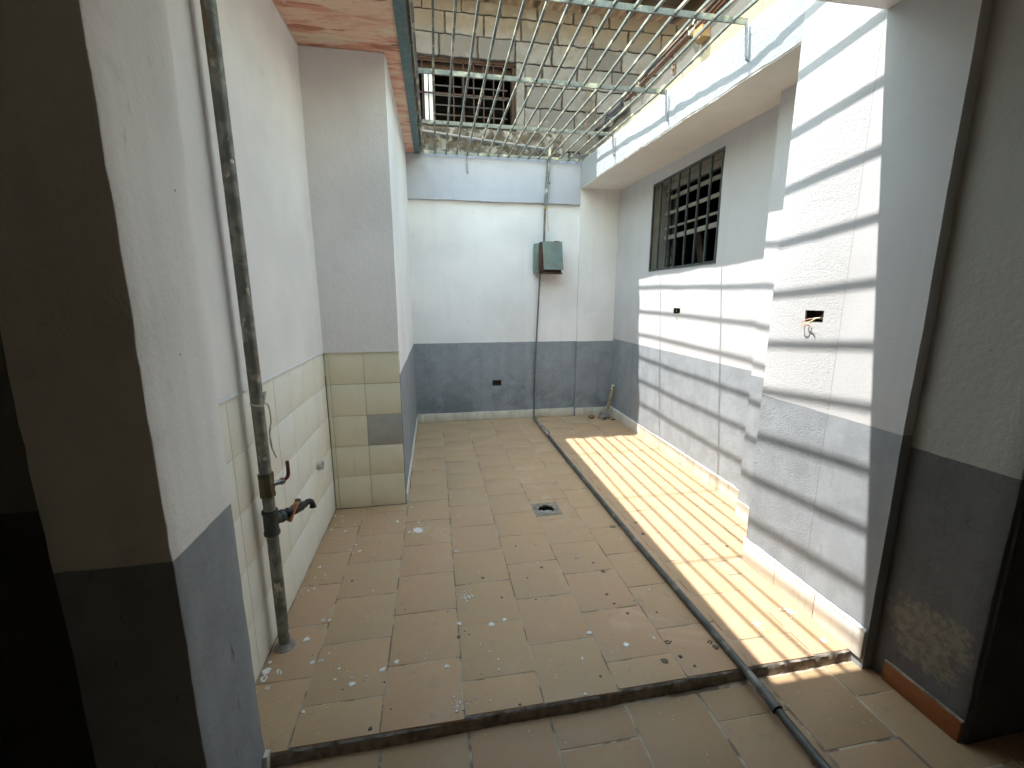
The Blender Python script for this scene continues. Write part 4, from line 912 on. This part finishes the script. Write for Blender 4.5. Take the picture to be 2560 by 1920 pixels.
ev = thing('roof_eave', 'dark wooden eave with rafters jutting out over the block wall', 'roof', (1.5, 5.2, 4.68))
EZ = lambda y: 4.70 + (y - 4.95) * 0.25
for k in range(5):
    y0 = 4.99 + k * 0.145
    Q = {(p, j, q): ((-1.4, 4.5)[p], (y0, y0 + .132)[j], EZ((y0, y0 + .132)[j]) + .05 + .02 * q) for p in (0, 1) for j in (0, 1) for q in (0, 1)}
    obj('plank', hexa(Q, res=0.3, amp=0.004), 'wood', ev)
for k in range(10):
    x = -1.05 + 0.58 * k
    Q = {(p, j, q): ((x, x + .05)[p], (4.98, 5.72)[j], EZ((4.98, 5.72)[j]) - .045 + .094 * q) for p in (0, 1) for j in (0, 1) for q in (0, 1)}
    obj('rafter', hexa(Q, res=0.2, amp=0.003), 'wood', ev)
b = bmesh.new(); rows = []
N_ = 420
for i in range(N_ + 1):
    x = -1.5 + 6.1 * i / N_; w = 0.014 * math.sin(2 * math.pi * x / 0.13); ed = 0.018 * noise.noise(Vector((x * 5, 1, 0))) + 0.014 * math.sin(2 * math.pi * x / 0.26)
    rows.append([b.verts.new((x, y, EZ(y) + .088 + w + t)) for (y, t) in ((4.935 + ed, 0), (6.4, 0), (6.4, .006), (4.935 + ed, .006))])
for a, c in zip(rows[:-1], rows[1:]):
    for k in range(4): b.faces.new((a[k], a[(k + 1) % 4], c[(k + 1) % 4], c[k]))
obj('roof_sheet', b, 'sheet_roof', ev)

# cables, knots, ring, plastic, chains
cb = thing('cable_bundle', 'bundle of old brown and copper cables along the top of the parapet', 'cables', (1.78, 3.2, 3.25))
mats = ['cable_brown', 'cable_black', 'cable_copper', 'cable_black', 'cable_grey', 'cable_brown', 'cable_black', 'cable_copper', 'cable_brown']
for i, mt in enumerate(mats):
    ox, oz = random.uniform(-.030, .030), random.uniform(-.028, .026)
    pts = []
    for y in (4.08, 3.9, 3.6, 3.3, 3.0, 2.7, 2.4, 2.0, 1.6):
        pts.append((1.765 + ox + 0.010 * noise.noise(Vector((i * 3, y * 2, 0))), y, 3.262 + oz + 0.012 * noise.noise(Vector((i * 5, y * 2, 9)))))
    obj('cable', tube(curve(pts, 4), 0.0075 if mt != 'cable_copper' else 0.006, 7), mt, cb)
def knot(name, c, label, s=1.0):
    k_ = thing(name, label, 'rope', c)
    for i in range(6):
        a = i * 1.05; pts = [Vector(c) + Vector((random.uniform(-.02, .02), math.cos(t + a) * .035 * s, math.sin(t + a) * .045 * s)) for t in [q * 0.9 for q in range(7)]]
        obj('strand', tube(curve(pts, 4), 0.0045 * s, 6), 'rope', k_)
    return k_
knot('rope_knot', (1.745, 3.02, 3.262), 'white rope knot tied around the cables in front of the wooden block')
knot('rope_knot', (1.745, 3.80, 3.255), 'white rope knot tied at the end of the cable bundle', 0.7)
props(obj('wooden_block', box(1.72, 1.80, 2.86, 2.95, 3.13, 3.19, res=0.02, amp2=0.008), flatmat('pale_wood', (0.42, 0.27, 0.13), 0.8)), 'small pale wooden block wedged under the cables', 'block')
b = bmesh.new()
for k, zc_ in enumerate((3.195, 3.155, 3.118)):
    rr = 0.022 if k else 0.014
    tube([(1.768 + .006 * math.sin(a * 2), 3.27 + math.cos(a) * rr * .8, zc_ + math.sin(a) * rr) for a in [q * math.pi / 8 for q in range(17)]], 0.0045, 6, bm=b, cap=False)
props(obj('iron_ring', b, 'chain'), 'rusty iron ring hanging from the parapet below the cables', 'ring')
b = bmesh.new(); nu, nv = 26, 16; G_ = []
for i in range(nu + 1):
    col_ = []
    for j in range(nv + 1):
        u, v = i / nu, j / nv; y = 4.02 + u * 0.78; ztop = 3.29 - 0.04 * u; zbot = 3.13 + 0.05 * abs(math.sin(u * 4)); z = ztop + (zbot - ztop) * v
        x = 1.752 - 0.03 * v - 0.016 * noise.noise(Vector((u * 6, v * 3, 0))) - 0.012 * math.sin(u * 14 + v * 2)
        col_.append(b.verts.new((x, y, z)))
    G_.append(col_)
for i in range(nu):
    for j in range(nv): b.faces.new((G_[i][j], G_[i + 1][j], G_[i + 1][j + 1], G_[i][j + 1]))
bmesh.ops.solidify(b, geom=b.faces[:], thickness=.003)
props(obj('plastic_sheet', b, 'sheet'), 'dark plastic sheet draped over the parapet near the block wall', 'sheet')
def chain(p0, p1, n, label):
    b = bmesh.new(); p0, p1 = Vector(p0), Vector(p1); d = (p1 - p0) / n; e1 = Vector((1, 0, 0)); e2 = Vector((0, 1, 0))
    for i in range(n):
        c = p0 + d * (i + .5); e = e1 if i % 2 else e2; L_ = d.length * .72
        tube([c + e * math.cos(a) * .011 + d.normalized() * math.sin(a) * L_ for a in [q * math.pi / 6 for q in range(13)]], 0.004, 5, bm=b, cap=False)
    props(obj('hanging_chain', b, 'chain'), label, 'chain')
chain((1.825, 5.33, 3.86), (1.845, 5.33, 3.06), 26, 'rusty chain hanging straight down the block wall')
chain((1.865, 5.34, 3.83), (1.975, 5.34, 3.50), 12, 'short rusty chain hanging askew beside the straight chain')
